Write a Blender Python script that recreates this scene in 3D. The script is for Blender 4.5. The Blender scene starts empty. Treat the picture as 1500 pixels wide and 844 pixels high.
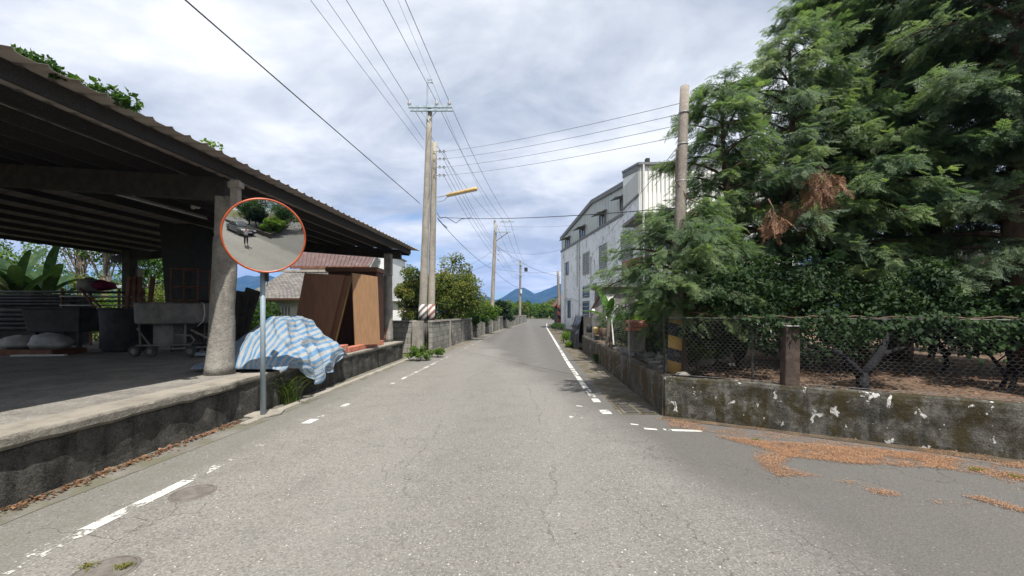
import bpy, math, random
import numpy as np
from mathutils import Vector, Matrix, noise
R = math.radians
scene = bpy.context.scene
COL = scene.collection
rnd = random.Random(7)

# ------------------------------------------------------------------ camera
EYE, FOC, HZ = 1.6, 600.0, 458.0            # eye height (m); focal length and horizon row on a 1500 px wide frame
cam_d = bpy.data.cameras.new('camera'); cam = bpy.data.objects.new('camera', cam_d); COL.objects.link(cam)
cam.location = (0, 0, EYE); cam.rotation_euler = (R(90), 0, 0)
cam_d.sensor_width = 36; cam_d.lens = 36*FOC/1500; cam_d.shift_y = (HZ-422)/1500
cam_d.clip_start = 0.05; cam_d.clip_end = 20000
scene.camera = cam
# ------------------------------------------------------------------ light
SUN_EL = R(62); SH = Vector((0.36, -0.933, 0)).normalized()
SUNV = Vector((SH.x*math.cos(SUN_EL), SH.y*math.cos(SUN_EL), math.sin(SUN_EL)))
sun_d = bpy.data.lights.new('sun', 'SUN'); sun_d.energy = 5.0; sun_d.angle = R(0.55); sun_d.color = (1.0, .955, .88)
sun = bpy.data.objects.new('sun', sun_d); COL.objects.link(sun); sun.location = (5, -10, 30)
sun.rotation_euler = SUNV.to_track_quat('Z', 'Y').to_euler()
vs = scene.view_settings
vs.view_transform = 'Standard'; vs.look = 'None'; vs.exposure = 0.55; vs.gamma = 1; vs.use_curve_mapping = False

world = bpy.data.worlds.new('World'); scene.world = world; world.use_nodes = True
def build_world():
    nt = world.node_tree; n = nt.nodes; l = nt.links; n.clear()
    def N(t, **k):
        x = n.new(t)
        for a, b in k.items(): setattr(x, a, b)
        return x
    def math_(op, a, b=None, c=None):
        m = N('ShaderNodeMath', operation=op)
        for i, v in enumerate((a, b, c)):
            if v is None: continue
            if isinstance(v, (int, float)): m.inputs[i].default_value = v
            else: l.new(v, m.inputs[i])
        return m.outputs[0]
    out = N('ShaderNodeOutputWorld'); bg = N('ShaderNodeBackground'); bg.inputs['Strength'].default_value = 0.1
    sky = N('ShaderNodeTexSky', sky_type='NISHITA'); sky.sun_disc = False; sky.sun_elevation = SUN_EL
    sky.sun_rotation = math.atan2(SH.x, SH.y); sky.air_density = 1.0; sky.dust_density = .6; sky.ozone_density = 1.5
    tc = N('ShaderNodeTexCoord'); sep = N('ShaderNodeSeparateXYZ'); l.new(tc.outputs['Generated'], sep.inputs[0])
    z = math_('MAXIMUM', sep.outputs[2], 0.0); zz = math_('ADD', z, 0.24)
    u = math_('DIVIDE', sep.outputs[0], zz); v = math_('DIVIDE', sep.outputs[1], zz)
    cmb = N('ShaderNodeCombineXYZ'); l.new(u, cmb.inputs[0]); l.new(v, cmb.inputs[1])
    def noise_(scale, det, rough, off, dist=0.0, sx=1.0, sy=1.0):
        mp = N('ShaderNodeMapping'); mp.inputs['Location'].default_value = off; mp.inputs['Scale'].default_value = (sx, sy, 1)
        l.new(cmb.outputs[0], mp.inputs[0]); t = N('ShaderNodeTexNoise'); t.inputs['Scale'].default_value = scale
        t.inputs['Detail'].default_value = det; t.inputs['Roughness'].default_value = rough; t.inputs['Distortion'].default_value = dist
        l.new(mp.outputs[0], t.inputs['Vector']); return t.outputs['Fac']
    cov = noise_(0.95, 9, .56, (3.1, 1.7, 0), .25, .75, 1.0)
    # cloud cover is thick overhead and opens up low over the horizon
    thr = N('ShaderNodeMapRange'); l.new(sep.outputs[2], thr.inputs[0])
    thr.inputs[1].default_value = 0.05; thr.inputs[2].default_value = 0.21; thr.inputs[3].default_value = -0.03; thr.inputs[4].default_value = 0.24
    c2 = math_('ADD', cov, thr.outputs[0])
    mask = N('ShaderNodeMapRange', interpolation_type='SMOOTHSTEP'); l.new(c2, mask.inputs[0])
    mask.inputs[1].default_value = .47; mask.inputs[2].default_value = .60
    shade = noise_(1.9, 10, .58, (7.7, 2.2, 3), .35, .8, 1.1)
    shade2 = noise_(4.5, 6, .6, (1.7, 9.2, 1), .2, .6, 1.0)
    sh = math_('ADD', math_('MULTIPLY', shade, .8), math_('MULTIPLY', shade2, .2))
    ramp = N('ShaderNodeValToRGB'); l.new(sh, ramp.inputs[0])
    e = ramp.color_ramp.elements
    e[0].position = .38; e[0].color = (3.75, 4.15, 4.75, 1)
    e[1].position = .63; e[1].color = (7.8, 7.9, 8.0, 1)
    k = ramp.color_ramp.elements.new(.50); k.color = (5.5, 5.8, 6.25, 1)
    # brighter, whiter low cumulus
    low = N('ShaderNodeMapRange'); l.new(sep.outputs[2], low.inputs[0]); low.inputs[1].default_value = .05; low.inputs[2].default_value = .25
    low.inputs[3].default_value = 1.12; low.inputs[4].default_value = 1.0
    sc = N('ShaderNodeVectorMath', operation='SCALE'); l.new(ramp.outputs[0], sc.inputs[0]); l.new(low.outputs[0], sc.inputs['Scale'])
    skyb = N('ShaderNodeVectorMath', operation='MULTIPLY'); l.new(sky.outputs[0], skyb.inputs[0]); skyb.inputs[1].default_value = (.80, .92, 1.05)
    mix = N('ShaderNodeMix', data_type='RGBA'); l.new(mask.outputs[0], mix.inputs['Factor'])
    l.new(skyb.outputs[0], mix.inputs['A']); l.new(sc.outputs[0], mix.inputs['B'])
    l.new(mix.outputs['Result'], bg.inputs['Color']); l.new(bg.outputs[0], out.inputs[0])
build_world()
scene.cycles.max_bounces = 5; scene.cycles.diffuse_bounces = 2; scene.cycles.glossy_bounces = 2
scene.cycles.transmission_bounces = 3; scene.cycles.transparent_max_bounces = 8; scene.cycles.volume_bounces = 0

# ------------------------------------------------------------------ helpers
def P(px, py, Y):                             # point seen at (px, py) on the 1500 px photograph, Y metres ahead
    return Vector(((px-750)/FOC*Y, Y, EYE-(py-HZ)/FOC*Y))
def G(px, py, z=0.0):                         # same, where the ray meets height z
    return P(px, py, (EYE-z)*FOC/(py-HZ))
def lerp(tab, y):
    for (a, b), (c, d) in zip(tab, tab[1:]):
        if y <= c or (c, d) == tab[-1]:
            return b+(d-b)*(y-a)/(c-a)
def prop(o, label=None, cat=None, group=None, kind=None):
    if label: o['label'] = label
    if cat: o['category'] = cat
    if group: o['group'] = group
    if kind: o['kind'] = kind
    return o
def thing(name, label, cat, loc=(0, 0, 0), group=None, rz=0.0):
    o = bpy.data.objects.new(name, None); COL.objects.link(o); o.empty_display_size = .2
    o.location = loc; o.rotation_euler = (0, 0, rz)
    return prop(o, label, cat, group)
def link(o, parent=None):
    COL.objects.link(o)
    if parent is not None:
        o.parent = parent
        if parent.type == 'EMPTY':
            M = Matrix.Translation(parent.location) @ parent.rotation_euler.to_matrix().to_4x4()
            o.matrix_parent_inverse = M.inverted()
    return o
def copy_tree(root, loc, rz=0.0, label=None):     # copies a thing built at the origin
    r = root.copy(); COL.objects.link(r); r.location = loc; r.rotation_euler = (0, 0, rz)
    if label: r['label'] = label
    for ch in [o for o in root.children]:
        c = ch.copy(); COL.objects.link(c); c.parent = r
        for g in ch.children:
            d = g.copy(); COL.objects.link(d); d.parent = c
    return r

class MB:
    def __init__(s): s.v = []; s.f = []; s.uv = None
    def quad(s, a, b, c, d):
        i = len(s.v); s.v += [tuple(a), tuple(b), tuple(c), tuple(d)]; s.f.append((i, i+1, i+2, i+3)); return s
    def box(s, c, d, rz=0.0, M=None):
        i = len(s.v); x, y, z = d[0]/2, d[1]/2, d[2]/2
        T = Matrix.Translation(c) @ (M if M is not None else Matrix.Rotation(rz, 4, 'Z'))
        for p in ((-x,-y,-z),(x,-y,-z),(x,y,-z),(-x,y,-z),(-x,-y,z),(x,-y,z),(x,y,z),(-x,y,z)):
            s.v.append(tuple(T @ Vector(p)))
        s.f += [tuple(i+k for k in q) for q in ((0,3,2,1),(4,5,6,7),(0,1,5,4),(1,2,6,5),(2,3,7,6),(3,0,4,7))]; return s
    def hexa(s, b, t):                        # four base points, four top points (counter-clockwise from above)
        i = len(s.v); s.v += [tuple(p) for p in b]+[tuple(p) for p in t]
        s.f += [tuple(i+k for k in q) for q in ((0,3,2,1),(4,5,6,7),(0,1,5,4),(1,2,6,5),(2,3,7,6),(3,0,4,7))]; return s
    def prism(s, poly, ext):
        n = len(poly); i = len(s.v); e = Vector(ext)
        s.v += [tuple(p) for p in poly]+[tuple(Vector(p)+e) for p in poly]
        s.f.append(tuple(range(i+n-1, i-1, -1))); s.f.append(tuple(range(i+n, i+2*n)))
        for k in range(n): s.f.append((i+k, i+(k+1) % n, i+n+(k+1) % n, i+n+k))
        return s
    def tube(s, pts, r, n=8, cap=True):
        pts = [Vector(p) for p in pts]; m = len(pts)
        rr = r if isinstance(r, (list, tuple)) else [r]*m
        i0 = len(s.v); prev = None
        for k, p in enumerate(pts):
            t = (pts[min(k+1, m-1)]-pts[max(k-1, 0)])
            t = t.normalized() if t.length > 1e-9 else Vector((0, 0, 1))
            if prev is None:
                a = t.orthogonal().normalized()
                if abs(t.z) > .9: a = (Vector((1, 0, 0))-t*t.x).normalized()
            else: a = (prev-t*prev.dot(t)).normalized()
            prev = a; b = t.cross(a)
            for j in range(n):
                an = 2*math.pi*j/n
                s.v.append(tuple(p+(a*math.cos(an)+b*math.sin(an))*rr[k]))
        for k in range(m-1):
            for j in range(n):
                q = i0+k*n; s.f.append((q+j, q+(j+1) % n, q+n+(j+1) % n, q+n+j))
        if cap:
            s.f.append(tuple(i0+j for j in range(n-1, -1, -1))); s.f.append(tuple(i0+(m-1)*n+j for j in range(n)))
        return s
    def lathe(s, prof, c=(0, 0, 0), n=24, M=None):
        i0 = len(s.v); T = Matrix.Translation(c) @ (M if M is not None else Matrix())
        for r, z in prof:
            for j in range(n):
                a = 2*math.pi*j/n; s.v.append(tuple(T @ Vector((r*math.cos(a), r*math.sin(a), z))))
        for k in range(len(prof)-1):
            for j in range(n):
                q = i0+k*n; s.f.append((q+j, q+(j+1) % n, q+n+(j+1) % n, q+n+j))
        if prof[0][0] > 1e-4: s.f.append(tuple(i0+j for j in range(n-1, -1, -1)))
        if prof[-1][0] > 1e-4: s.f.append(tuple(i0+(len(prof)-1)*n+j for j in range(n)))
        return s
    def build(s, name, mat, parent=None, smooth=False, bevel=0.0, seg=2, jitter=0.0, label=None):
        if jitter:
            s.v = [tuple(Vector(p)+jitter*noise.noise_vector(Vector(p)*6.3)) for p in s.v]
        me = bpy.data.meshes.new(name); me.from_pydata(s.v, [], s.f); me.materials.append(mat)
        if s.uv:
            uvl = me.uv_layers.new(name='UVMap')
            for lp in me.loops: uvl.data[lp.index].uv = s.uv[lp.vertex_index]
        if smooth is True: me.polygons.foreach_set('use_smooth', [True]*len(me.polygons))
        elif smooth: me.shade_smooth() if False else me.polygons.foreach_set('use_smooth', [len(p.vertices) == 4 for p in me.polygons])
        me.update()
        o = bpy.data.objects.new(name, me); link(o, parent)
        if bevel:
            b = o.modifiers.new('bevel', 'BEVEL'); b.width = bevel; b.segments = seg; b.limit_method = 'ANGLE'; b.angle_limit = R(40)
        if label: o['label'] = label
        return o

def quads_object(name, V, mat, parent=None, tint=None):
    """V: (m,4,3) array of separate quads"""
    m = len(V); me = bpy.data.meshes.new(name)
    me.vertices.add(m*4); me.vertices.foreach_set('co', np.ascontiguousarray(V, dtype=np.float32).ravel())
    me.loops.add(m*4); me.loops.foreach_set('vertex_index', np.arange(m*4, dtype=np.int32))
    me.polygons.add(m); me.polygons.foreach_set('loop_start', np.arange(0, m*4, 4, dtype=np.int32))
    try: me.polygons.foreach_set('loop_total', np.full(m, 4, dtype=np.int32))
    except Exception: pass
    me.materials.append(mat)
    if tint is not None:
        a = me.attributes.new('tint', 'FLOAT', 'FACE'); a.data.foreach_set('value', np.asarray(tint, dtype=np.float32))
    me.update(calc_edges=True)
    o = bpy.data.objects.new(name, me); link(o, parent); return o

# ------------------------------------------------------------------ materials
def mat_base(name, rough=.8, spec=.3):
    m = bpy.data.materials.new(name); m.use_nodes = True
    b = m.node_tree.nodes['Principled BSDF']; b.inputs['Roughness'].default_value = rough
    b.inputs['Specular IOR Level'].default_value = spec
    return m, m.node_tree, b
class NT:
    def __init__(s, nt): s.nt = nt; s.n = nt.nodes; s.l = nt.links; s._tc = None
    def N(s, t, **k):
        x = s.n.new(t)
        for a, b in k.items(): setattr(x, a, b)
        return x
    def tc(s, kind='Object'):
        if s._tc is None: s._tc = s.N('ShaderNodeTexCoord')
        return s._tc.outputs[kind]
    def noise(s, scale, det=4, rough=.55, stretch=(1, 1, 1), loc=(0, 0, 0), dist=0, out='Fac', vec=None):
        t = s.N('ShaderNodeTexNoise'); t.inputs['Scale'].default_value = scale; t.inputs['Detail'].default_value = det
        t.inputs['Roughness'].default_value = rough; t.inputs['Distortion'].default_value = dist
        mp = s.N('ShaderNodeMapping'); mp.inputs['Scale'].default_value = stretch; mp.inputs['Location'].default_value = loc
        s.l.new(vec if vec is not None else s.tc(), mp.inputs[0]); s.l.new(mp.outputs[0], t.inputs['Vector']); return t.outputs[out]
    def voro(s, scale, feature='F1', stretch=(1, 1, 1), vec=None, out='Distance', rand=1.0):
        t = s.N('ShaderNodeTexVoronoi', feature=feature); t.inputs['Scale'].default_value = scale; t.inputs['Randomness'].default_value = rand
        mp = s.N('ShaderNodeMapping'); mp.inputs['Scale'].default_value = stretch
        s.l.new(vec if vec is not None else s.tc(), mp.inputs[0]); s.l.new(mp.outputs[0], t.inputs['Vector']); return t.outputs[out]
    def m(s, op, a, b=None, c=None, clamp=False):
        x = s.N('ShaderNodeMath', operation=op); x.use_clamp = clamp
        for i, v in enumerate((a, b, c)):
            if v is None: continue
            if isinstance(v, (int, float)): x.inputs[i].default_value = v
            else: s.l.new(v, x.inputs[i])
        return x.outputs[0]
    def rng(s, v, a, b, c=0., d=1., smooth=True):
        x = s.N('ShaderNodeMapRange', interpolation_type='SMOOTHSTEP' if smooth else 'LINEAR'); s.l.new(v, x.inputs[0])
        for i, q in enumerate((a, b, c, d)): x.inputs[i+1].default_value = q
        return x.outputs[0]
    def mix(s, f, a, b, mode='MIX'):
        x = s.N('ShaderNodeMix', data_type='RGBA', blend_type=mode)
        if isinstance(f, (int, float)): x.inputs['Factor'].default_value = f
        else: s.l.new(f, x.inputs['Factor'])
        for k, v in (('A', a), ('B', b)):
            if isinstance(v, (tuple, list)): x.inputs[k].default_value = tuple(v)+((1,) if len(v) == 3 else ())
            else: s.l.new(v, x.inputs[k])
        return x.outputs['Result']
    def ramp(s, v, stops):
        x = s.N('ShaderNodeValToRGB'); s.l.new(v, x.inputs[0]); e = x.color_ramp.elements
        while len(e) < len(stops): e.new(.5)
        for el, (p, c) in zip(e, stops): el.position = p; el.color = tuple(c)+((1,) if len(c) == 3 else ())
        return x.outputs[0]
    def bump(s, h, b, strength=.5, dist=.01):
        x = s.N('ShaderNodeBump'); x.inputs['Strength'].default_value = strength; x.inputs['Distance'].default_value = dist
        s.l.new(h, x.inputs['Height']); s.l.new(x.outputs[0], b.inputs['Normal']); return x
    def sep(s, vec=None):
        x = s.N('ShaderNodeSeparateXYZ'); s.l.new(vec if vec is not None else s.tc(), x.inputs[0]); return x.outputs

def M_simple(name, c1, c2=None, scale=4, rough=.8, bump=.0, bscale=40, metal=0, spec=.3, stretch=(1, 1, 1), lo=.35, hi=.65, dirt=None, dlo=.55, dhi=.7, dscale=2.0, dstretch=(1, 1, .3)):
    m, nt, b = mat_base(name, rough, spec); t = NT(nt); b.inputs['Metallic'].default_value = metal
    c2 = c2 or tuple(x*.7 for x in c1)
    c = t.mix(t.rng(t.noise(scale, 6, .6, stretch), lo, hi), c1, c2)
    if dirt: c = t.mix(t.rng(t.noise(dscale, 6, .65, dstretch, (5, 2, 1)), dlo, dhi), c, dirt)
    nt.links.new(c, b.inputs['Base Color'])
    if bump: t.bump(t.noise(bscale, 4, .6, stretch), b, bump, .01)
    return m

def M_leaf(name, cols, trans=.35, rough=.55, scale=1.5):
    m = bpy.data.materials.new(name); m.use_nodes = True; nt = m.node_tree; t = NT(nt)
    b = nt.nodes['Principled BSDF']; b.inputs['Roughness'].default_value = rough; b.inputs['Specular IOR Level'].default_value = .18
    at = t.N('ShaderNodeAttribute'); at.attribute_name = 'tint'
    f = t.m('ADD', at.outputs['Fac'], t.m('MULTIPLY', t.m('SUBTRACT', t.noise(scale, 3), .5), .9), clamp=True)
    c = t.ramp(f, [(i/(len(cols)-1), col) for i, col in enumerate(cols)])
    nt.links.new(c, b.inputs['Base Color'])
    tr = t.N('ShaderNodeBsdfTranslucent'); g = t.mix(1.0, c, (1.3, 1.45, .7), 'MULTIPLY'); nt.links.new(g, tr.inputs[0])
    mx = t.N('ShaderNodeMixShader'); mx.inputs[0].default_value = trans
    nt.links.new(b.outputs[0], mx.inputs[1]); nt.links.new(tr.outputs[0], mx.inputs[2])
    nt.links.new(mx.outputs[0], nt.nodes['Material Output'].inputs[0]); return m

def M_asphalt():
    m, nt, b = mat_base('asphalt', .86, .25); t = NT(nt)
    big = t.noise(.35, 5, .55, (1, .25, 1)); mid = t.noise(2.2, 6, .65); fine = t.noise(60, 3, .7)
    c = t.mix(t.rng(big, .3, .7), (.162, .152, .139), (.212, .200, .184))
    c = t.mix(t.m('MULTIPLY', t.rng(mid, .42, .72), .45), c, (.118, .111, .102))
    grit = t.noise(17, 8, .8); c = t.mix(t.m('MULTIPLY', t.rng(grit, .5, .72), .42), c, (.098, .092, .086)); c = t.mix(t.m('MULTIPLY', t.rng(grit, .46, .25), .28), c, (.28, .27, .25))
    # stones in the binder
    vc = t.voro(72, out='Color'); st = t.sep(vc)[0]
    vd = t.voro(72)
    c = t.mix(t.m('MULTIPLY', t.rng(st, .58, .9), t.rng(vd, .5, .2)), c, (.33, .315, .295))
    c = t.mix(t.m('MULTIPLY', t.rng(st, .42, .05), .55), c, (.075, .071, .067))
    vc2 = t.voro(38, out='Color'); s2 = t.sep(vc2)[1]; c = t.mix(t.m('MULTIPLY', t.rng(s2, .955, .975), t.rng(t.voro(38), .3, .15)), c, (.6, .59, .55))
    c = t.mix(t.m('MULTIPLY', t.rng(fine, .35, .7), .25), c, (.30, .29, .26))
    sp = t.sep()
    # darker right lane and side road
    wob = t.m('MULTIPLY', t.m('SUBTRACT', t.noise(.5, 4), .5), 1.6)
    d = t.m('ADD', t.m('ADD', sp[0], t.m('MULTIPLY', sp[1], .18)), wob)
    c = t.mix(t.m('MULTIPLY', t.rng(d, 1.9, 2.9), .72), c, (.086, .082, .078))
    # wheel tracks polished pale
    for x0 in (-1.55, .35):
        wv = t.m('ABSOLUTE', t.m('SUBTRACT', t.m('SUBTRACT', sp[0], t.m('MULTIPLY', sp[1], .035)), x0))
        c = t.mix(t.m('MULTIPLY', t.rng(wv, .6, .05), t.m('MULTIPLY', t.rng(mid, .35, .6), .16)), c, (.27, .258, .243))
    # cracks
    dv = t.N('ShaderNodeVectorMath', operation='ADD'); nt.links.new(t.tc(), dv.inputs[0])
    nz = t.noise(3.0, 4, .6, out='Color'); sc = t.N('ShaderNodeVectorMath', operation='SCALE'); sc.inputs['Scale'].default_value = .28
    nt.links.new(nz, sc.inputs[0]); nt.links.new(sc.outputs[0], dv.inputs[1])
    cr = t.voro(1.5, 'DISTANCE_TO_EDGE', (1.0, .5, 1), dv.outputs[0])
    crm = t.m('MULTIPLY', t.rng(cr, .006, .001), t.rng(t.noise(.9, 3, loc=(9, 3, 0)), .55, .62)); crm = t.m('MULTIPLY', crm, .7)
    for x0, ww in ((.42, .0055), (-.95, .004)):
        wn = t.m('ADD', t.m('MULTIPLY', t.m('SUBTRACT', t.noise(.5, 2, .5, (.05, 1, 1), (x0*9, 0, 0)), .5), 1.1), t.m('MULTIPLY', t.m('SUBTRACT', t.noise(5, 6, .7, (1, 1, 1), (x0*5, 3, 0)), .5), .32))
        ln = t.m('ABSOLUTE', t.m('SUBTRACT', t.m('ADD', sp[0], wn), x0)); crm = t.m('MAXIMUM', crm, t.m('MULTIPLY', t.rng(ln, ww, .001), t.rng(t.noise(1.3, 4, .6, loc=(x0, 8, 0)), .42, .55)))
    cr2 = t.voro(4.2, 'DISTANCE_TO_EDGE', (1, 1, 1), dv.outputs[0])
    crm2 = t.m('MULTIPLY', t.rng(cr2, .02, .004), t.rng(t.noise(.6, 3, loc=(2, 8, 0)), .60, .68))
    ck = t.m('MAXIMUM', crm, t.m('MULTIPLY', crm2, .8))
    c = t.mix(t.m('MULTIPLY', ck, .7), c, (.06, .056, .05))
    # left edge: pale weathered strip, moss
    lf = t.m('ADD', t.m('SUBTRACT', t.m('MULTIPLY', sp[0], -1), 2.95), t.m('MULTIPLY', t.m('SUBTRACT', t.noise(3, 5), .5), .8))
    c = t.mix(t.m('MULTIPLY', t.rng(lf, .0, .4), t.rng(mid, .3, .65, .75, .2)), c, (.135, .135, .112))
    nt.links.new(c, b.inputs['Base Color'])
    h = t.m('SUBTRACT', t.m('ADD', t.m('MULTIPLY', vd, .8), t.m('MULTIPLY', fine, .5)), t.m('MULTIPLY', ck, 2.0))
    t.bump(h, b, .55, .008); return m

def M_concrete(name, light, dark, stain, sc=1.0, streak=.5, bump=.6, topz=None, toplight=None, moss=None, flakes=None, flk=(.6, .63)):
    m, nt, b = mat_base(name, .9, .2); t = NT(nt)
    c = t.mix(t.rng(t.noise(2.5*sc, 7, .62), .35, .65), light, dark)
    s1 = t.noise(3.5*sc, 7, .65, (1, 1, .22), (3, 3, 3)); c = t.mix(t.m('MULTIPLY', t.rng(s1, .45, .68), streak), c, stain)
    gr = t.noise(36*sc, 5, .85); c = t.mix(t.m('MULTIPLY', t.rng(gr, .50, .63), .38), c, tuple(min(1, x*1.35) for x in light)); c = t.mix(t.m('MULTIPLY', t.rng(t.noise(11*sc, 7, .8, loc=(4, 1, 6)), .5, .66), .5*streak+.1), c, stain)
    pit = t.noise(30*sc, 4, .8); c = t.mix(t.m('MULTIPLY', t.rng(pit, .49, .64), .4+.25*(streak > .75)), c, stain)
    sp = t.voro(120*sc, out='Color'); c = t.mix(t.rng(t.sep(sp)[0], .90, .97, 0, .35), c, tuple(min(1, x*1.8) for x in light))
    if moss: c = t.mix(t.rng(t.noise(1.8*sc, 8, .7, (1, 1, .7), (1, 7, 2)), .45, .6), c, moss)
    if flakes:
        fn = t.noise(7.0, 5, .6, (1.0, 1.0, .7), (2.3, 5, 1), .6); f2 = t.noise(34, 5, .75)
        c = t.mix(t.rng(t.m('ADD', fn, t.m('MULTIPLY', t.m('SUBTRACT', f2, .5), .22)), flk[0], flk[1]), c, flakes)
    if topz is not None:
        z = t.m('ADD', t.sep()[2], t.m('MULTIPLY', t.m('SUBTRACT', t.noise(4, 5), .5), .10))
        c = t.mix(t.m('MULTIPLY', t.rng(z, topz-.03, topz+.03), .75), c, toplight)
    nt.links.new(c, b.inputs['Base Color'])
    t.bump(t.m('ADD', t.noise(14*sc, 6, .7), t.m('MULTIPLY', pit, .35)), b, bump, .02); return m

def M_blockwall():
    m, nt, b = mat_base('block_wall_concrete', .92, .2); t = NT(nt)
    sp = t.sep(); al = t.m('ADD', sp[1], t.m('MULTIPLY', sp[0], 1.0))
    cv = t.N('ShaderNodeCombineXYZ'); nt.links.new(al, cv.inputs[0]); nt.links.new(sp[2], cv.inputs[1])
    br = t.N('ShaderNodeTexBrick'); nt.links.new(cv.outputs[0], br.inputs['Vector']); br.inputs['Scale'].default_value = 1
    br.inputs['Brick Width'].default_value = .42; br.inputs['Row Height'].default_value = .2; br.inputs['Mortar Size'].default_value = .011
    br.inputs['Color1'].default_value = (.30, .29, .26, 1); br.inputs['Color2'].default_value = (.17, .165, .15, 1); br.inputs['Mortar'].default_value = (.11, .105, .095, 1)
    c = t.mix(t.m('MULTIPLY', t.rng(t.noise(1.6, 8, .7, (1, 1, .4)), .45, .68), .85), br.outputs[0], (.06, .06, .052))
    c = t.mix(t.m('MULTIPLY', t.rng(t.noise(6, 6, .7, loc=(2, 2, 2)), .55, .66), .5), c, (.42, .41, .37))
    nt.links.new(c, b.inputs['Base Color']); t.bump(t.m('SUBTRACT', t.noise(20, 5, .7), br.outputs['Fac']), b, .5, .015); return m

def M_stripes(name, cols, period, slant, worn=.5):
    m, nt, b = mat_base(name, .7, .3); t = NT(nt); sp = t.sep()
    f = t.m('FRACT', t.m('DIVIDE', t.m('ADD', sp[2], t.m('MULTIPLY', sp[0], slant)), period))
    c = t.mix(t.m('GREATER_THAN', f, .5), cols[0], cols[1])
    c = t.mix(t.m('MULTIPLY', t.rng(t.noise(9, 6, .7), .5, .66), worn), c, (.28, .26, .22))
    nt.links.new(c, b.inputs['Base Color']); t.bump(t.noise(30, 4), b, .3, .01); return m

def M_paint():
    m, nt, b = mat_base('road_paint', .7, .3); t = NT(nt)
    sp = t.sep(); wear = t.N('ShaderNodeAttribute'); wear.attribute_name = 'tint'
    nz = t.m('ADD', t.m('MULTIPLY', t.noise(3.2, 6, .65), .62), t.m('MULTIPLY', t.noise(26, 5, .75), .38))
    f = t.m('ADD', nz, t.m('MULTIPLY', t.m('SUBTRACT', wear.outputs['Fac'], .5), -.42))
    nt.links.new(t.mix(t.rng(t.noise(40, 3), .4, .7), (.62, .61, .57), (.45, .44, .4)), b.inputs['Base Color'])
    tr = t.N('ShaderNodeBsdfTransparent'); mx = t.N('ShaderNodeMixShader')
    nt.links.new(t.rng(f, .47, .52), mx.inputs[0]); nt.links.new(tr.outputs[0], mx.inputs[1]); nt.links.new(b.outputs[0], mx.inputs[2])
    nt.links.new(mx.outputs[0], nt.nodes['Material Output'].inputs[0]); return m

def M_dust():
    m, nt, b = mat_base('needle_dust', .95, .1); t = NT(nt)
    at = t.N('ShaderNodeAttribute'); at.attribute_name = 'tint'
    f = t.m('ADD', t.m('MULTIPLY', t.noise(5, 5, .7), .45), t.m('MULTIPLY', t.noise(85, 5, .85, (1, 1.4, 1)), .55))
    f = t.m('ADD', f, t.m('MULTIPLY', t.m('SUBTRACT', at.outputs['Fac'], .5), .42))
    nt.links.new(t.ramp(t.noise(60, 4, .8), [(.3, (.12, .07, .045)), (.5, (.28, .15, .088)), (.7, (.38, .235, .145))]), b.inputs['Base Color'])
    tr = t.N('ShaderNodeBsdfTransparent'); mx = t.N('ShaderNodeMixShader')
    nt.links.new(t.rng(f, .50, .56), mx.inputs[0]); nt.links.new(tr.outputs[0], mx.inputs[1]); nt.links.new(b.outputs[0], mx.inputs[2])
    nt.links.new(mx.outputs[0], nt.nodes['Material Output'].inputs[0]); return m
def M_litter():
    m, nt, b = mat_base('needle_litter', .95, .1); t = NT(nt)
    at = t.N('ShaderNodeAttribute'); at.attribute_name = 'tint'
    c = t.ramp(t.m('ADD', at.outputs['Fac'], t.m('MULTIPLY', t.m('SUBTRACT', t.noise(1.7, 4), .5), .7), clamp=True), [(0, (.09, .055, .038)), (.5, (.28, .15, .085)), (1, (.43, .27, .165))])
    nt.links.new(c, b.inputs['Base Color']); return m

def M_whitewash():
    m, nt, b = mat_base('peeling_white_render', .85, .25); t = NT(nt)
    c = t.mix(t.rng(t.noise(.8, 6, .6), .35, .65), (.80, .81, .82), (.68, .70, .72))
    st = t.noise(2.0, 9, .78, (1, 1, .3), (2, 0, 4))
    c = t.mix(t.rng(st, .575, .60), c, (.20, .20, .205))
    c = t.mix(t.m('MULTIPLY', t.rng(t.noise(5, 8, .8, (1, 1, .35)), .57, .61), .8), c, (.15, .15, .15))
    z = t.sep()[2]; c = t.mix(t.m('MULTIPLY', t.rng(t.m('ADD', z, t.m('MULTIPLY', t.noise(2, 5), 1.2)), 2.2, .4), .45), c, (.26, .25, .22))
    nt.links.new(c, b.inputs['Base Color']); t.bump(t.noise(12, 6, .7), b, .3, .02); return m

def M_cladding(name, c1, c2, rib=.2):
    m, nt, b = mat_base(name, .5, .4); t = NT(nt)
    c = t.mix(t.m('MULTIPLY', t.rng(t.noise(1.3, 7, .65, (1, 1, .25)), .45, .7), .7), c1, c2)
    nt.links.new(c, b.inputs['Base Color']); return m

def M_tarp():
    m, nt, b = mat_base('striped_tarpaulin', .42, .45); t = NT(nt)
    s = t.sep(t.tc('UV'))
    f = t.m('FRACT', t.m('MULTIPLY', s[1], 1/.080))
    f2 = t.m('FRACT', t.m('MULTIPLY', s[1], 1/.23))
    blue = t.mix(t.rng(t.noise(3, 4), .3, .7), (.06, .185, .37), (.12, .26, .42))
    c = t.mix(t.m('MULTIPLY', t.rng(f, .46, .52), t.rng(f, 1.0, .95)), (.33, .345, .35), blue)
    
    c = t.mix(t.m('MULTIPLY', t.rng(t.noise(5, 7, .75), .45, .68), .6), c, (.33, .345, .34))
    nt.links.new(c, b.inputs['Base Color'])
    w = t.m('SINE', t.m('MULTIPLY', s[0], 700)); w2 = t.m('SINE', t.m('MULTIPLY', s[1], 700))
    t.bump(t.m('ADD', t.m('MULTIPLY', t.m('ADD', w, w2), .08), t.noise(9, 6, .65)), b, .55, .03); return m

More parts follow.
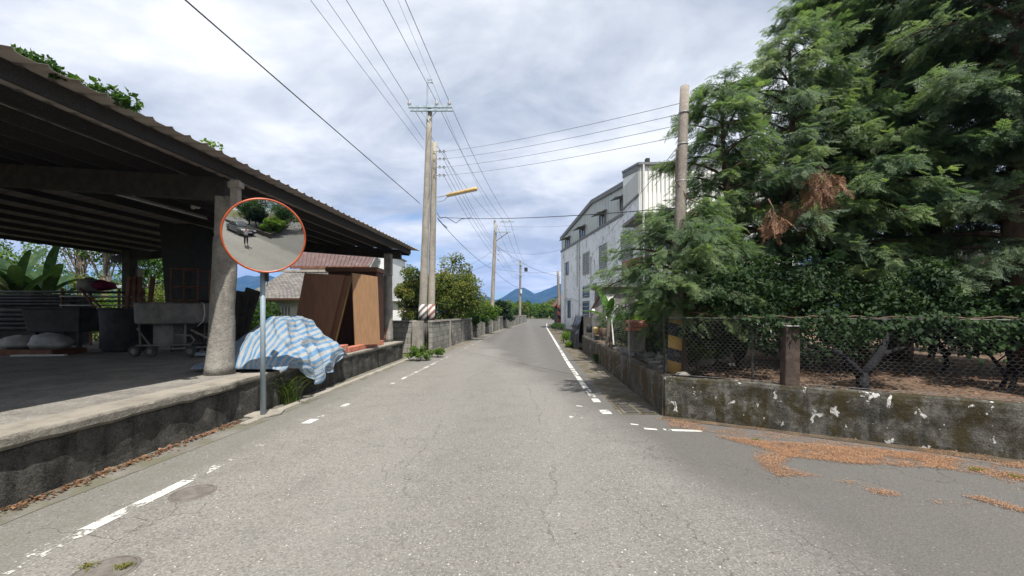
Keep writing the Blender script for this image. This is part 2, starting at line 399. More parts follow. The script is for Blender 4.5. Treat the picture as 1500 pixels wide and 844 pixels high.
def M_tiles():
    m, nt, b = mat_base('grey_roof_tiles', .85, .2); t = NT(nt); s = t.sep(t.tc('UV'))
    br = t.N('ShaderNodeTexBrick'); nt.links.new(t.tc('UV'), br.inputs['Vector']); br.inputs['Scale'].default_value = 1
    br.inputs['Brick Width'].default_value = .27; br.inputs['Row Height'].default_value = .24; br.inputs['Mortar Size'].default_value = .018
    br.inputs['Color1'].default_value = (.20, .185, .17, 1); br.inputs['Color2'].default_value = (.13, .12, .115, 1); br.inputs['Mortar'].default_value = (.04, .037, .035, 1)
    c = t.mix(t.m('MULTIPLY', t.rng(t.noise(1.5, 6, .7), .5, .7), .6), br.outputs[0], (.27, .25, .22))
    nt.links.new(c, b.inputs['Base Color']); t.bump(t.m('SUBTRACT', t.m('FRACT', t.m('DIVIDE', s[1], .24)), br.outputs['Fac']), b, .8, .04); return m

def M_brick(name='red_brick'):
    m, nt, b = mat_base(name, .9, .2); t = NT(nt); sp = t.sep()
    cv = t.N('ShaderNodeCombineXYZ'); nt.links.new(t.m('ADD', sp[0], sp[1]), cv.inputs[0]); nt.links.new(sp[2], cv.inputs[1])
    br = t.N('ShaderNodeTexBrick'); nt.links.new(cv.outputs[0], br.inputs['Vector']); br.inputs['Scale'].default_value = 1
    br.inputs['Brick Width'].default_value = .22; br.inputs['Row Height'].default_value = .075; br.inputs['Mortar Size'].default_value = .008
    br.inputs['Color1'].default_value = (.34, .10, .065, 1); br.inputs['Color2'].default_value = (.22, .06, .045, 1); br.inputs['Mortar'].default_value = (.3, .27, .25, 1)
    nt.links.new(br.outputs[0], b.inputs['Base Color']); return m

def M_ground():
    m, nt, b = mat_base('field_ground', .95, .1); t = NT(nt)
    c = t.mix(t.rng(t.noise(.15, 6, .6), .4, .6), (.09, .11, .035), (.17, .13, .08))
    nt.links.new(t.mix(t.rng(t.noise(6, 5), .4, .7), c, (.06, .07, .03)), b.inputs['Base Color']); return m

def M_orchard():
    m, nt, b = mat_base('orchard_leaf_litter', .95, .1); t = NT(nt)
    c = t.mix(t.rng(t.noise(1.2, 6, .6), .4, .62), (.15, .102, .073), (.075, .055, .04))
    c = t.mix(t.rng(t.noise(24, 5, .8), .42, .68), c, (.24, .165, .12))
    c = t.mix(t.rng(t.voro(22), .25, .05), c, (.06, .045, .03))
    nt.links.new(c, b.inputs['Base Color']); t.bump(t.noise(30, 5, .8), b, .8, .03); return m

def M_mountain():
    m, nt, b = mat_base('forested_mountain', 1, .0); t = NT(nt)
    c = t.mix(t.rng(t.noise(.012, 8, .7), .4, .62), (.018, .034, .018), (.040, .060, .030))
    nt.links.new(c, b.inputs['Base Color']); t.bump(t.noise(.02, 8, .7), b, .8, 8); return m

def M_wood(name, c1, c2, c3=None, along=(14, 14, 1.2)):
    m, nt, b = mat_base(name, .6, .3); t = NT(nt)
    c = t.mix(t.rng(t.noise(2.2, 6, .65, along, dist=.6), .35, .65), c1, c2)
    c = t.mix(t.m('MULTIPLY', t.rng(t.noise(1.6, 6, .7), .55, .72), .5), c, c3 or tuple(x*.5 for x in c1))
    nt.links.new(c, b.inputs['Base Color']); t.bump(t.noise(3, 5, .6, along), b, .12, .005); return m

def M_roofmetal():
    m, nt, b = mat_base('weathered_roof_sheet', .65, .35); t = NT(nt)
    c = t.mix(t.rng(t.noise(2, 6, .6, (.4, 2, 1)), .35, .65), (.36, .32, .285), (.26, .235, .21))
    c = t.mix(t.rng(t.noise(3, 7, .7), .60, .70), c, (.12, .06, .035))
    nt.links.new(c, b.inputs['Base Color']); return m

MT = dict(
 dpost=M_simple('brown_concrete_post', (.085, .062, .05), (.05, .038, .032), 7, .9, .8, 20, dirt=(.14, .12, .1)),
 dirt=M_simple('dirty_wall_foot', (.10, .075, .05), (.055, .045, .032), 5, .95, .8, 30, dirt=(.20, .12, .07)),
 asphalt=M_asphalt(), paint=M_paint(), litter=M_litter(), dust=M_dust(), white=M_whitewash(), tarp=M_tarp(), tiles=M_tiles(), brick=M_brick(),
 ground=M_ground(), orchard=M_orchard(), mountain=M_mountain(), block=M_blockwall(), roofm=M_roofmetal(),
 slab=M_concrete('platform_concrete', (.25, .235, .21), (.18, .168, .15), (.085, .08, .074), .7, .5, .5),
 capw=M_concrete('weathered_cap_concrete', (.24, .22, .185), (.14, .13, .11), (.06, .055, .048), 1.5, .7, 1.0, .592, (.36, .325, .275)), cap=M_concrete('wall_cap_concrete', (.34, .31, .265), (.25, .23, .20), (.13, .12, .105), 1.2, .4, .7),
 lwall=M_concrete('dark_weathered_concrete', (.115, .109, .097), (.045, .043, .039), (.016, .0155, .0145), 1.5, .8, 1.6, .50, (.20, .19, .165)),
 rwall=M_concrete('mossy_painted_concrete', (.165, .16, .145), (.06, .056, .044), (.022, .021, .017), 2.2, .95, .9, moss=(.048, .040, .020), flakes=(.58, .58, .56), flk=(.622, .645)),
 rwall2=M_concrete('mossy_wall_concrete', (.17, .155, .13), (.06, .055, .042), (.03, .026, .02), 1.3, .9, .9, moss=(.075, .052, .028), flakes=(.45, .45, .44), flk=(.655, .68)),
 column=M_concrete('column_concrete', (.33, .31, .28), (.22, .205, .185), (.09, .085, .078), 1.4, .6, .9),
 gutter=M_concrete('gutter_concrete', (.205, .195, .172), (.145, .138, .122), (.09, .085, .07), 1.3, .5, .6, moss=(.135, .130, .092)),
 rgutter=M_concrete('dark_gutter_concrete', (.17, .15, .125), (.10, .09, .075), (.06, .055, .04), 1.5, .5, .8, moss=(.09, .075, .04)),  # right gutter, darker and browner concrete
 pole=M_concrete('pole_concrete', (.30, .265, .23), (.21, .185, .16), (.12, .105, .09), .9, .7, .4),
 polel=M_concrete('pale_pole_concrete', (.36, .33, .28), (.27, .25, .215), (.15, .14, .12), .9, .6, .4),
 purlin=M_simple('speckled_dark_steel', (.030, .028, .028), (.085, .08, .076), 60, .6, .2, lo=.5, hi=.75),
 dark=M_simple('dark_stained_timber', (.035, .032, .03), (.055, .05, .045), 6, .8),
 black=M_simple('black_metal', (.02, .02, .022), (.03, .03, .03), 6, .6),
 galv=M_simple('galvanised_steel', (.38, .46, .52), (.27, .34, .39), 9, .5, .1, metal=.1, spec=.5, stretch=(1, 1, .2)),
 steel=M_simple('weathered_steel', (.30, .31, .31), (.2, .2, .2), 6, .5, metal=.3),
 orange=M_simple('orange_enamel', (.50, .10, .03), (.34, .06, .022), 5, .4, spec=.5),
 vat=M_simple('grimy_vat_metal', (.042, .044, .048), (.022, .023, .026), 3, .7, .2, dirt=(.085, .08, .075)),
 mixer=M_simple('mortar_stained_metal', (.24, .225, .21), (.15, .143, .135), 4, .7, .4, dirt=(.10, .09, .085)),
 rubber=M_simple('old_rubber', (.09, .085, .08), (.05, .05, .05), 9, .85),
 panelb=M_wood('brown_laminate', (.17, .085, .048), (.135, .066, .038), (.16, .09, .055), (5, 5, 1)),
 panelt=M_wood('tan_plywood', (.33, .195, .105), (.26, .15, .08), (.25, .12, .06)),
 foam=M_simple('yellow_insulation_edge', (.36, .27, .10), (.26, .19, .07), 8, .9),
 cab=M_wood('dark_brown_cabinet', (.08, .033, .018), (.05, .022, .013)),
 redblock=M_simple('red_clay_block', (.52, .19, .125), (.38, .13, .09), 7, .9, .4, dirt=(.5, .38, .33), dlo=.58, dhi=.66, dscale=5, dstretch=(1, 1, 1)),
 bark=M_simple('brown_bark', (.13, .085, .06), (.06, .042, .032), 6, .95, 1.0, 18, stretch=(1, 1, .18)),
 barkd=M_simple('shade_darkened_bark', (.018, .018, .021), (.009, .009, .012), 6, .95, 1.0, 20, stretch=(1, 1, .4)),  # blackened so the colour carries the deep shade under the canopy
 barkp=M_simple('pale_bark', (.26, .22, .17), (.13, .11, .09), 5, .95, .6, 16, stretch=(1, 1, .3)),
 wire=M_simple('cable_black', (.035, .036, .04), (.05, .05, .055), 3, .6),
 porcelain=M_simple('insulator_porcelain', (.70, .70, .68), (.55, .55, .55), 9, .3),
 yellow=M_simple('faded_yellow_paint', (.55, .40, .17), (.44, .30, .12), 7, .5, dirt=(.25, .19, .12)),
 rust=M_simple('rusty_metal', (.13, .055, .035), (.20, .10, .065), 5, .8, .3),
 redroof=M_simple('rust_red_roof_sheet', (.125, .075, .068), (.095, .062, .058), 1.5, .6, .2, stretch=(1, 3, 1), dirt=(.21, .17, .15)),
 pale=M_simple('pale_plaster', (.42, .45, .42), (.32, .34, .32), 2, .85, .2, dirt=(.2, .2, .18)),
 greyp=M_concrete('grey_cement_render', (.24, .23, .22), (.15, .145, .14), (.08, .08, .075), .8, .7, .5),
 offwhite=M_simple('white_painted_wall', (.74, .75, .75), (.66, .67, .67), 1.5, .8),
 clad=M_cladding('grey_wall_cladding', (.46, .48, .455), (.34, .355, .335)),
 cladw=M_cladding('white_wall_cladding', (.78, .78, .74), (.68, .68, .64)),
 trim=M_simple('dark_grey_trim', (.19, .195, .195), (.14, .145, .145), 4, .6),
 glass=M_simple('dark_window_glass', (.03, .035, .04), (.05, .055, .06), 2, .15, spec=.6),
 louvre=M_simple('grey_louvre', (.40, .41, .40), (.28, .29, .28), 5, .7),
 pvc=M_simple('white_pipe', (.62, .63, .62), (.5, .5, .49), 5, .5),
 plast=M_simple('black_plastic_sheet', (.02, .021, .024), (.035, .036, .04), 5, .35, .6, 9, spec=.6),
 sack=M_simple('white_woven_sack', (.42, .42, .42), (.30, .30, .31), 6, .7, .6, 30, dirt=(.2, .19, .18)),
 pink=M_simple('magenta_cloth', (.28, .03, .11), (.15, .02, .06), 6, .9, .4),
 stone=M_simple('river_stone', (.33, .31, .28), (.22, .21, .19), 5, .9, .4),
 iron=M_simple('cast_iron_rust', (.165, .148, .132), (.12, .108, .096), 12, .8, .6, 40),
 fence=M_simple('fence_wire', (.20, .195, .19), (.10, .095, .09), 8, .6, metal=.4),
 ylw=M_stripes('yellow_black_bands', ((.42, .25, .06), (.022, .024, .035)), .44, .28, .35),
 rdw=M_stripes('red_dark_white_bands', ((.55, .52, .48), (.22, .09, .08)), .30, -1.1, .5),
 drw=M_stripes('dark_white_bands', ((.55, .52, .48), (.10, .095, .11)), .30, -1.1, .5),
 orw=M_stripes('orange_black_bands', ((.50, .14, .05), (.03, .03, .03)), .8, .8, .3),
 cedar=M_leaf('cedar_foliage', [(.045, .082, .054), (.092, .148, .086), (.16, .220, .115), (.23, .30, .12)], .48, .5),
 cedar2=M_leaf('bluish_cedar_foliage', [(.053, .086, .068), (.106, .158, .112), (.175, .225, .145), (.23, .29, .135)], .47, .5),
 dead=M_leaf('dead_brown_foliage', [(.09, .045, .028), (.19, .10, .06), (.32, .19, .12)], .2),
 shrubd=M_leaf('dark_glossy_leaves', [(.010, .022, .010), (.018, .040, .014), (.036, .068, .020)], .2, .65),
 shruby=M_leaf('yellow_green_leaves', [(.05, .10, .016), (.10, .17, .025), (.17, .24, .04)], .4),
 olive=M_leaf('olive_bush_leaves', [(.045, .075, .018), (.10, .135, .034), (.17, .185, .05), (.25, .20, .065)], .42),
 green=M_leaf('fresh_green_leaves', [(.022, .055, .012), (.045, .095, .02), (.085, .15, .028)], .35),
 banana=M_leaf('banana_leaf', [(.035, .085, .02), (.06, .13, .03), (.11, .2, .05)], .35, .35),
 banana_shade=M_leaf('shade_toned_banana_leaf', [(.012, .03, .012), (.025, .055, .018), (.05, .09, .03)], .15, .4),  # darker copy of the banana leaf, backlit shade put into its colour
 bright=M_leaf('bright_tree_leaves', [(.05, .10, .02), (.10, .17, .035), (.17, .25, .05)], .4),
 grassm=M_leaf('grass_blades', [(.06, .11, .02), (.10, .16, .035), (.2, .22, .08)], .35),
)
# ================================================================== SETTING
LINE_L = [(-30, -3.3), (2.5, -3.16), (6, -2.97), (9.6, -2.66), (16, -2.25), (24, -1.75), (35, -.95), (56, .6), (80, 2.4), (110, 4.5)]
LINE_R = [(-30, 1.2), (6.5, 1.5), (9, 1.57), (13.3, 1.8), (26, 2.6), (45, 3.78), (80, 6.9), (110, 9.5)]
WALL_L = [(-8, -4.35), (3.3, -4.14), (14.3, -3.8)]
BLOCK_L = [(16.1, -3.12), (24, -2.62), (40, -1.0), (68.6, 2.4), (71, 2.7)]
WALL_R = [(6.34, 2.33), (17.6, 3.0)]
def sheet(name, rows, z, mat, kind='structure', extra=None):
    mb = MB()
    for (y0, a0, b0), (y1, a1, b1) in zip(rows, rows[1:]):
        mb.quad((a0, y0, z), (b0, y0, z), (b1, y1, z), (a1, y1, z))
    o = mb.build(name, mat); prop(o, kind=kind); return o
mb = MB(); mb.quad((-4000, -300, -.02), (4000, -300, -.02), (4000, 4200, -.02), (-4000, 4200, -.02)); prop(mb.build('ground', MT['ground']), kind='structure')
def side_x(y): return 2.33+(6.34-y)*1.667
rows = []
for y in [-30, -20, -10, -4, 0, 2, 3.3, 4.4, 5.4, 6.34, 8, 10, 12, 14.3, 17.6, 22, 27, 33, 40, 48, 56, 66, 78, 92, 104]:
    l = lerp(WALL_L, y)-.05 if y < 15 else (lerp(BLOCK_L, y) if y < 70 else lerp(LINE_L, y)-.5)
    if y < 0: r = 40
    elif y <= 6.34: r = side_x(y)+.03
    elif y <= 17.6: r = lerp(WALL_R, y)+.03
    else: r = lerp(LINE_R, y)+1.1+max(0, (y-17.6))*.01
    rows.append((y, l, r))
sheet('road', rows, 0, MT['asphalt'])
mb = MB(); mb.quad((-10, 100, -.006), (60, 100, -.006), (60, 108, -.006), (-10, 108, -.006)); prop(mb.build('crossing_road', MT['gutter']), kind='structure')
# gutter strips
sheet('left_gutter', [(y, lerp(WALL_L, y)-.02, lerp(WALL_L, y)+(.30 if y < 5.6 else .42)) for y in (-8, 3.3, 5.6, 5.9, 9, 12, 14.6)], .004, MT['gutter'])
sheet('roadside_verge', [(y, lerp(BLOCK_L, y) if y > 16 else -3.85, (lerp(BLOCK_L, y) if y > 16 else -3.4)+.5) for y in (14.6, 16.1, 20, 24, 32, 40, 52, 68)], .004, MT['gutter'])
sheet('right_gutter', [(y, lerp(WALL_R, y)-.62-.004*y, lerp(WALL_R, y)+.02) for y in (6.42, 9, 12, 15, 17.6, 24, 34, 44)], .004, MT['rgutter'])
# raised kerb line at the outer edge of the left gutter
mb = MB()
for y0, y1 in ((5.8, 7.2), (7.22, 9.4), (9.42, 11.7), (11.72, 14.5)):
    xa, xb = lerp(WALL_L, y0)+.20, lerp(WALL_L, y1)+.20
    mb.hexa([(xa, y0, 0), (xa+.12, y0, 0), (xb+.12, y1, 0), (xb, y1, 0)], [(xa, y0, .035), (xa+.11, y0, .03), (xb+.11, y1, .03), (xb, y1, .035)])
prop(mb.build('gutter_edge', MT['cap'], bevel=.008, jitter=.004), kind='structure')
# painted lines, every worn stroke its own wear
def stroke(lst, z=.004):
    V = []; T = []
    for tab, y0, y1, w, wear in lst:
        n = max(1, int((y1-y0)/ (1.0 if y0 < 15 else 4)))
        for k in range(n):
            a = y0+(y1-y0)*k/n; b = y0+(y1-y0)*(k+1)/n; xa, xb = lerp(tab, a), lerp(tab, b)
            V.append([(xa-w/2, a, z), (xa+w/2, a, z), (xb+w/2, b, z), (xb-w/2, b, z)]); T.append(wear)
    return V, T
V, T = stroke([(LINE_L, 1.5, 3.02, .15, .60), (LINE_L, 3.02, 3.9, .115, .42), (LINE_L, 3.9, 4.3, .11, .62), (LINE_L, 4.3, 5.9, .1, .72), (LINE_L, 5.9, 6.15, .13, .12),
               (LINE_L, 6.15, 7.2, .10, .55), (LINE_L, 7.2, 9.2, .1, .75), (LINE_L, 9.2, 14, .09, .5), (LINE_L, 14, 30, .09, .62), (LINE_L, 30, 62, .09, .6)])
prop(quads_object('edge_line', np.array(V), MT['paint'], None, T), kind='structure')
V, T = stroke([(LINE_R, 6.45, 6.72, .16, .42), (LINE_R, 7.3, 7.6, .13, .35), (LINE_R, 7.6, 8.6, .12, .55), (LINE_R, 8.6, 13.5, .12, .42), (LINE_R, 13.5, 20, .12, .45), (LINE_R, 20, 34, .11, .3), (LINE_R, 34, 60, .11, .4)])
prop(quads_object('edge_line', np.array(V), MT['paint'], None, T), kind='structure')
V, T = [], []
for x, y, w, h, wr in ((1.9, 5.62, .16, .08, .25), (2.12, 5.58, .1, .07, .3), (2.33, 5.55, .45, .09, .0), (.98, 6.25, .2, .08, .55), (1.15, 7.0, .1, .06, .5), (1.75, 5.85, .1, .06, .5)):
    V.append([(x-w/2, y-h/2+.02, .004), (x+w/2, y-h/2-.02, .004), (x+w/2, y+h/2-.03, .004), (x-w/2, y+h/2+.02, .004)]); T.append(wr)
prop(quads_object('give_way_marks', np.array(V), MT['paint'], None, T), kind='structure')

# ---- mountains
def ridge(name, prof, Y, depth, seed):
    xs = np.linspace(prof[0][0], prof[-1][0], 260); mb = MB(); nr = 26
    def top(px): return lerp(prof, px)
    n = len(xs)
    for j in range(nr):
        s = j/(nr-1)
        for px in xs:
            wx = (px-750)/FOC*Y; hz = (HZ-top(px))/FOC*Y+EYE
            prof_s = 1-abs(s-.5)*2; y = Y+(s-.5)*depth
            f = prof_s**.8
            nz = noise.fractal(Vector((wx/260+seed, y/260, 0)), 1.0, 2.0, 6)
            h = hz*f + nz*38*(1-f)*min(1, f*4) + (noise.fractal(Vector((wx/60, seed, 3)), 1, 2, 4)*3.0 if f > .95 else 0)
            mb.v.append((wx*(1+(s-.5)*depth/Y*.5), y, max(-3, h) if 0 < j < nr-1 else -3))
    for j in range(nr-1):
        for i in range(n-1): a = j*n+i; mb.f.append((a, a+1, a+1+n, a+n))
    prop(mb.build(name, MT['mountain'], smooth=True), kind='structure')
ridge('mountain', [(640, 452), (690, 437), (701, 435.5), (708, 433.5), (715, 434), (727, 439), (735, 436), (742, 431.5), (750, 426), (756, 422.3), (762, 421.6), (767, 420.4), (772, 423), (778, 427), (783, 429.8), (791, 427.2), (799, 423.5), (807, 420.3), (815, 417), (824, 414), (850, 405), (900, 400), (980, 408), (1100, 420), (1300, 430), (1500, 445)], 2900, 1500, 0.3)
ridge('hills', [(-200, 430), (60, 412), (200, 408), (300, 410), (350, 406), (362, 402), (375, 404), (392, 401), (408, 406), (440, 412), (500, 425), (600, 445), (680, 456)], 2700, 1200, 5.3)

# ================================================================== LEFT SIDE
# ---- concrete platform under the shed
mb = MB()
ys = [-8, -4, 0, 2, 3.3, 5, 7, 9, 11, 13, 14.25]
for y0, y1 in zip(ys, ys[1:]):
    xa, xb = lerp(WALL_L, y0), lerp(WALL_L, y1)
    mb.quad((-17, y0, .6), (xa-.30, y0, .6), (xb-.30, y1, .6), (-17, y1, .6))
mb.quad((-17, -8, .6), (-17, 14.25, .6), (-17, 14.25, 0), (-17, -8, 0)); mb.quad((-17, 14.25, 0), (-17, 14.25, .6), (-4.1, 14.25, .6), (-4.1, 14.25, 0))
prop(mb.build('platform', MT['slab']), kind='structure')
# ---- retaining wall with a ragged cap
rw = thing('retaining_wall', 'low dark weathered concrete retaining wall with pale cap under the open shed', 'wall', (-4.1, 5, 0))
mb = MB(); nseg = 230; nz_ = 14
for i in range(nseg+1):
    y = -8+22.3*i/nseg; x = lerp(WALL_L, y)
    ztop = .478+.02*noise.noise(Vector((y*1.1, 3, 0)))+(.04 if y > 6.0 else 0)
    for j in range(nz_+1):
        z = ztop*j/nz_; d = .022*noise.fractal(Vector((y*2.3, z*3, 1)), 1, 2, 5)
        if 5.95 < y < 6.15: d -= .03
        mb.v.append((x+d-.012, y, z))
    mb.v.append((x-.34, y, ztop))
w = nz_+2
for i in range(nseg):
    for j in range(w-1): a = i*w+j; mb.f.append((a, a+w, a+w+1, a+1))
mb.f.append(tuple(range(w-1, -1, -1))); mb.f.append(tuple(nseg*w+k for k in range(w)))
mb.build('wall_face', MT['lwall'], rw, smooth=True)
mb = MB()
for i in range(nseg+1):
    y = -8+22.3*i/nseg; x = lerp(WALL_L, y); near = 1 if y < 6.0 else .35
    e = near*(.045+.035*noise.fractal(Vector((y*1.7, 0, 5)), 1, 2, 6)); zt = .605+.006*noise.noise(Vector((y*2, 9, 0)))
    zb = .478+near*.02*noise.fractal(Vector((y*3, 7, 0)), 1, 2, 5)+(.04 if y > 6 else 0)
    r = .016*noise.noise(Vector((y*9, 2, 0)))
    mb.v += [(x-.32, y, zb), (x+e*.3+r, y, zb), (x+e+r, y, zb+.035), (x+e*.9+r*.5, y, zt-.03), (x+e*.6+r, y, zt-.004), (x-.08+r, y, zt), (x-.36, y, zt+.002)]
for i in range(nseg):
    for j in range(6): a = i*7+j; mb.f.append((a, a+7, a+8, a+1))
mb.f.append(tuple(range(6, -1, -1))); mb.f.append(tuple(nseg*7+k for k in range(7)))
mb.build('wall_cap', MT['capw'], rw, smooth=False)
mb = MB(); mb.box((-3.55, 14.9, .02), (.0, .0, .0))

# ---- open shed
sh = thing('open_shed', 'large open-sided shed with ribbed metal roof on concrete columns above the retaining wall', 'shed', (-9, 5, .6))
dS = Vector((.0797, .9968, 0)); nS = Vector((-.9968, .0797, 0)); OS = Vector((-4.55, 4, 0))
W_S, RID = 11.4, 5.7
def zr(a): return 3.93+.085*(a if a < RID else 2*RID-a)
def S(a, b, dz=0): return OS+nS*a+dS*b+Vector((0, 0, zr(a)+dz))
def Sf(a, b, z): return OS+nS*a+dS*b+Vector((0, 0, z))
B0, B1 = -8.0, 11.25
# ribbed sheets: one mesh per slope
def rib_profile(b):
    u = (b % .26)/.26
    return .036*max(0, min(1, (0.16-abs(u-.5))/.06))
bs = []
b = B0
while b < B1:
    for u in (0, .34, .41, .5, .59, .66): bs.append(b+u*.26)
    b += .26
for a0, a1, nm in ((-.18, RID, 'roof_sheet'), (RID+.002, W_S+.15, 'roof_sheet')):
    mb = MB(); na = 6
    for i in range(na+1):
        a = a0+(a1-a0)*i/na
        for bb in bs: mb.v.append(tuple(S(a+.02*noise.noise(Vector((math.floor(bb/.78)*3.3, i*0, 0)))*(i == 0), bb, rib_profile(bb)+.012*noise.noise(Vector((a*.7, bb*.8, 0))))))
    n = len(bs)
    for i in range(na):
        for j in range(n-1): q = i*n+j; mb.f.append((q, q+1, q+n+1, q+n))
    o = mb.build(nm, MT['roofm'], sh)
    s = o.modifiers.new('thickness', 'SOLIDIFY'); s.thickness = .004
def beam(p, q, w, h, name, mat, parent, bev=.0, build=True, mb=None):
    p, q = Vector(p), Vector(q); d = (q-p).normalized(); side = d.cross(Vector((0, 0, 1))).normalized()*w/2; up = Vector((0, 0, h/2))
    m = mb or MB()
    m.hexa([p-side-up, p+side-up, q+side-up, q-side-up], [p-side+up, p+side+up, q+side+up, q-side+up])
    return m.build(name, mat, parent, bevel=bev) if build else m
for a in [.12, .85, 1.55, 2.25, 2.95, 3.65, 4.35, 5.05, 5.62, 6.5, 7.3, 8.1, 8.9, 9.7, 10.5, 11.3]:
    h = .17 if a < 5.6 else .12
    beam(S(a, B0+.1, -.015-h/2), S(a, B1-.05, -.015-h/2), .055, h, 'purlin', MT['purlin'], sh)
for b, hh in ((-6.5, .30), (2.62, .36), (10.6, .26)):     # rafters across
    zoff = -.19
    for (a0, a1) in ((.25, RID), (RID, W_S)):
        beam(S(a0, b, zoff-hh/2), S(a1, b, zoff-hh/2), .16, hh, 'rafter', MT['dark'], sh)
beam(S(.14, B1-.06, -.14), S(RID, B1-.06, -.14), .04, .2, 'barge_board', MT['dark'], sh)
def column(x, y, r0, r1, zt, top, name='column', lean=0.0):
    mb = MB(); pr = []; n = 22
    for k in range(17):
        t = k/16; z = .6+(zt-.6)*t; pr.append((r0+(r1-r0)*t**.8+(.03*max(0, 1-t*12)), z))
    pr.append((r1*.55, zt+.03)); mb.lathe(pr, (x, y, 0), n)
    mb.v = [tuple(Vector(p)+Vector((1, 1, 0))*.013*noise.fractal(Vector(p)*2.3, 1, 2, 4)) for p in mb.v]
    mb.v = [(p[0]+lean*(p[2]-.6)/2.2, p[1], p[2]) for p in mb.v]
    c = mb.build(name, MT['column'], sh, smooth='x')
    mb = MB(); mb.box((x+.02+lean, y, (zt+top)/2), (.24, .24, top-zt)); mb.build('column_head', MT['column'], c, bevel=.02, jitter=.012)
column(-4.76, 6.67, .195, .165, 2.82, 3.48, lean=.09)
column(-4.28, 14.1, .175, .15, 2.85, 3.62)
column(-4.95, -2.4, .245, .205, 2.82, 3.45)
mb = MB(); mb.box((-4.38, 6.5, 3.45), (.13, .10, .50)); mb.box((-4.38, 6.5, 3.62), (.2, .12, .1)); mb.build('hanging_post', MT['cap'], sh, bevel=.012, jitter=.012)
for (px, Y, w) in ((190, 14.6, .3), (-260, 12.5, .3)):
    p = P(px, 400, Y); mb = MB(); mb.box((p.x, Y, 2.2), (w, w, 3.2)); mb.build('rear_post', MT['dark'], sh, bevel=.02)
p = P(200, 400, 14.75); mb = MB(); mb.box((p.x+.05, 14.75, 1.9), (.16, .2, 2.6)); mb.build('rear_post', MT['column'], sh)  # pale strip added as the lit edge of the dark post
# strip light batten and fittings under the roof
lt = thing('strip_light', 'long unlit strip light batten fixed under the shed roof', 'light', P(190, 288, 8.3))
p0, p1 = P(85, 259, 6.9), P(302, 318.5, 9.9)
beam(p0, p1, .05, .035, 'batten', MT['steel'], lt); mb = MB(); mb.tube([p0+Vector((.02, 0, -.04)), p1+Vector((.02, 0, -.04))], .013); mb.build('tube', MT['porcelain'], lt)
for k, (px, py, Y) in enumerate(((38, 262, 7.2), (193, 283, 8.2), (283, 302, 9.4))):
    p = P(px, py, Y); t = thing('lamp_holder', ['rusty hook lamp holder under the roof at the far left', 'small twin lamp holder at the middle of the strip light', 'small twin lamp holder near the big concrete column'][k], 'lamp holder', p, 'lamp holders under the shed roof')
    mb = MB(); mb.tube([p, p+Vector((0, 0, .35))], .012, 6); mb.build('stem', MT['rust'], t)
    mb = MB(); mb.lathe([(.02, .06), (.045, 0), (.05, -.05), (.02, -.07)], p, 10); mb.lathe([(.02, .06), (.04, 0), (.045, -.05), (.02, -.07)], p+Vector((.11, 0, .01)), 10); mb.build('holder', MT['rust'] if k == 0 else MT['porcelain'], t)

# ---- things stored in the shed
def gp(px, py): return G(px, py, .6)
# mortar mixer on wheels
c = gp(245, 522); c.y += .2
mx = thing('mortar_mixer', 'grey pan mortar mixer on small wheels beside the big concrete column', 'mixer', (c.x, c.y, .6))
def mzz(py): return EYE-(py-HZ)/FOC*c.y
mb = MB(); zt, zb = mzz(444), mzz(474)
mb.lathe([(.0, zb), (.66, zb), (.69, zb+.03), (.705, zt-.03), (.735, zt), (.70, zt), (.685, zt-.02), (.66, zb+.05), (0, zb+.05)], (c.x, c.y, 0), 36)
mb.build('pan', MT['mixer'], mx, smooth=False)
mb = MB(); mb.box((c.x, c.y-.12, (zb+mzz(503))/2), (.46, .4, zb-mzz(503))); mb.build('gearbox', MT['mixer'], mx, bevel=.02)
mb = MB()
for dx in (-.55, .5):
    for dy in (-.3, .3): mb.tube([(c.x+dx, c.y+dy, zb), (c.x+dx*.95, c.y+dy, .85)], .022, 6)
for dy in (-.3, .3): mb.tube([(c.x-.62, c.y+dy, .85), (c.x+.62, c.y+dy, .87), (c.x+.7, c.y+dy, .98), (c.x+.62, c.y+dy, 1.08), (c.x+.25, c.y+dy, 1.1)], .022, 6)
mb.tube([(c.x-.4, c.y-.33, .74), (c.x+1.1, c.y-.33, .83)], .022, 6); mb.tube([(c.x+.55, c.y-.2, 1.2), (c.x+1.15, c.y-.3, .95)], .025, 6)
mb.tube([(c.x-.6, c.y-.3, 1.25), (c.x-.3, c.y-.3, .85)], .02, 6)
mb.build('frame', MT['mixer'], mx)
for (dx, dy) in ((-.62, -.34), (-.18, -.42), (.2, .34), (.66, -.36)):
    Mw = Matrix.Rotation(R(90), 4, 'X')
    mb = MB(); mb.lathe([(.05, -.03), (.118, -.034), (.125, -.02), (.125, .02), (.118, .034), (.05, .03)], (c.x+dx, c.y+dy, .726), 20, Mw); wl = mb.build('wheel', MT['rubber'], mx, smooth=False)
    mb = MB(); mb.lathe([(.0, -.04), (.06, -.036), (.06, .036), (.0, .04)], (c.x+dx, c.y+dy, .726), 14, Mw); mb.build('hub', MT['mixer'], wl)
mb = MB(); mb.tube([(c.x+.70, c.y-.1, zt), (c.x+.8, c.y-.15, zt-.03), (c.x+.86, c.y-.2, zt-.25), (c.x+.82, c.y-.2, zt-.42), (c.x+.7, c.y-.2, zb-.05)], .012, 6); mb.build('hose', MT['pvc'], mx)
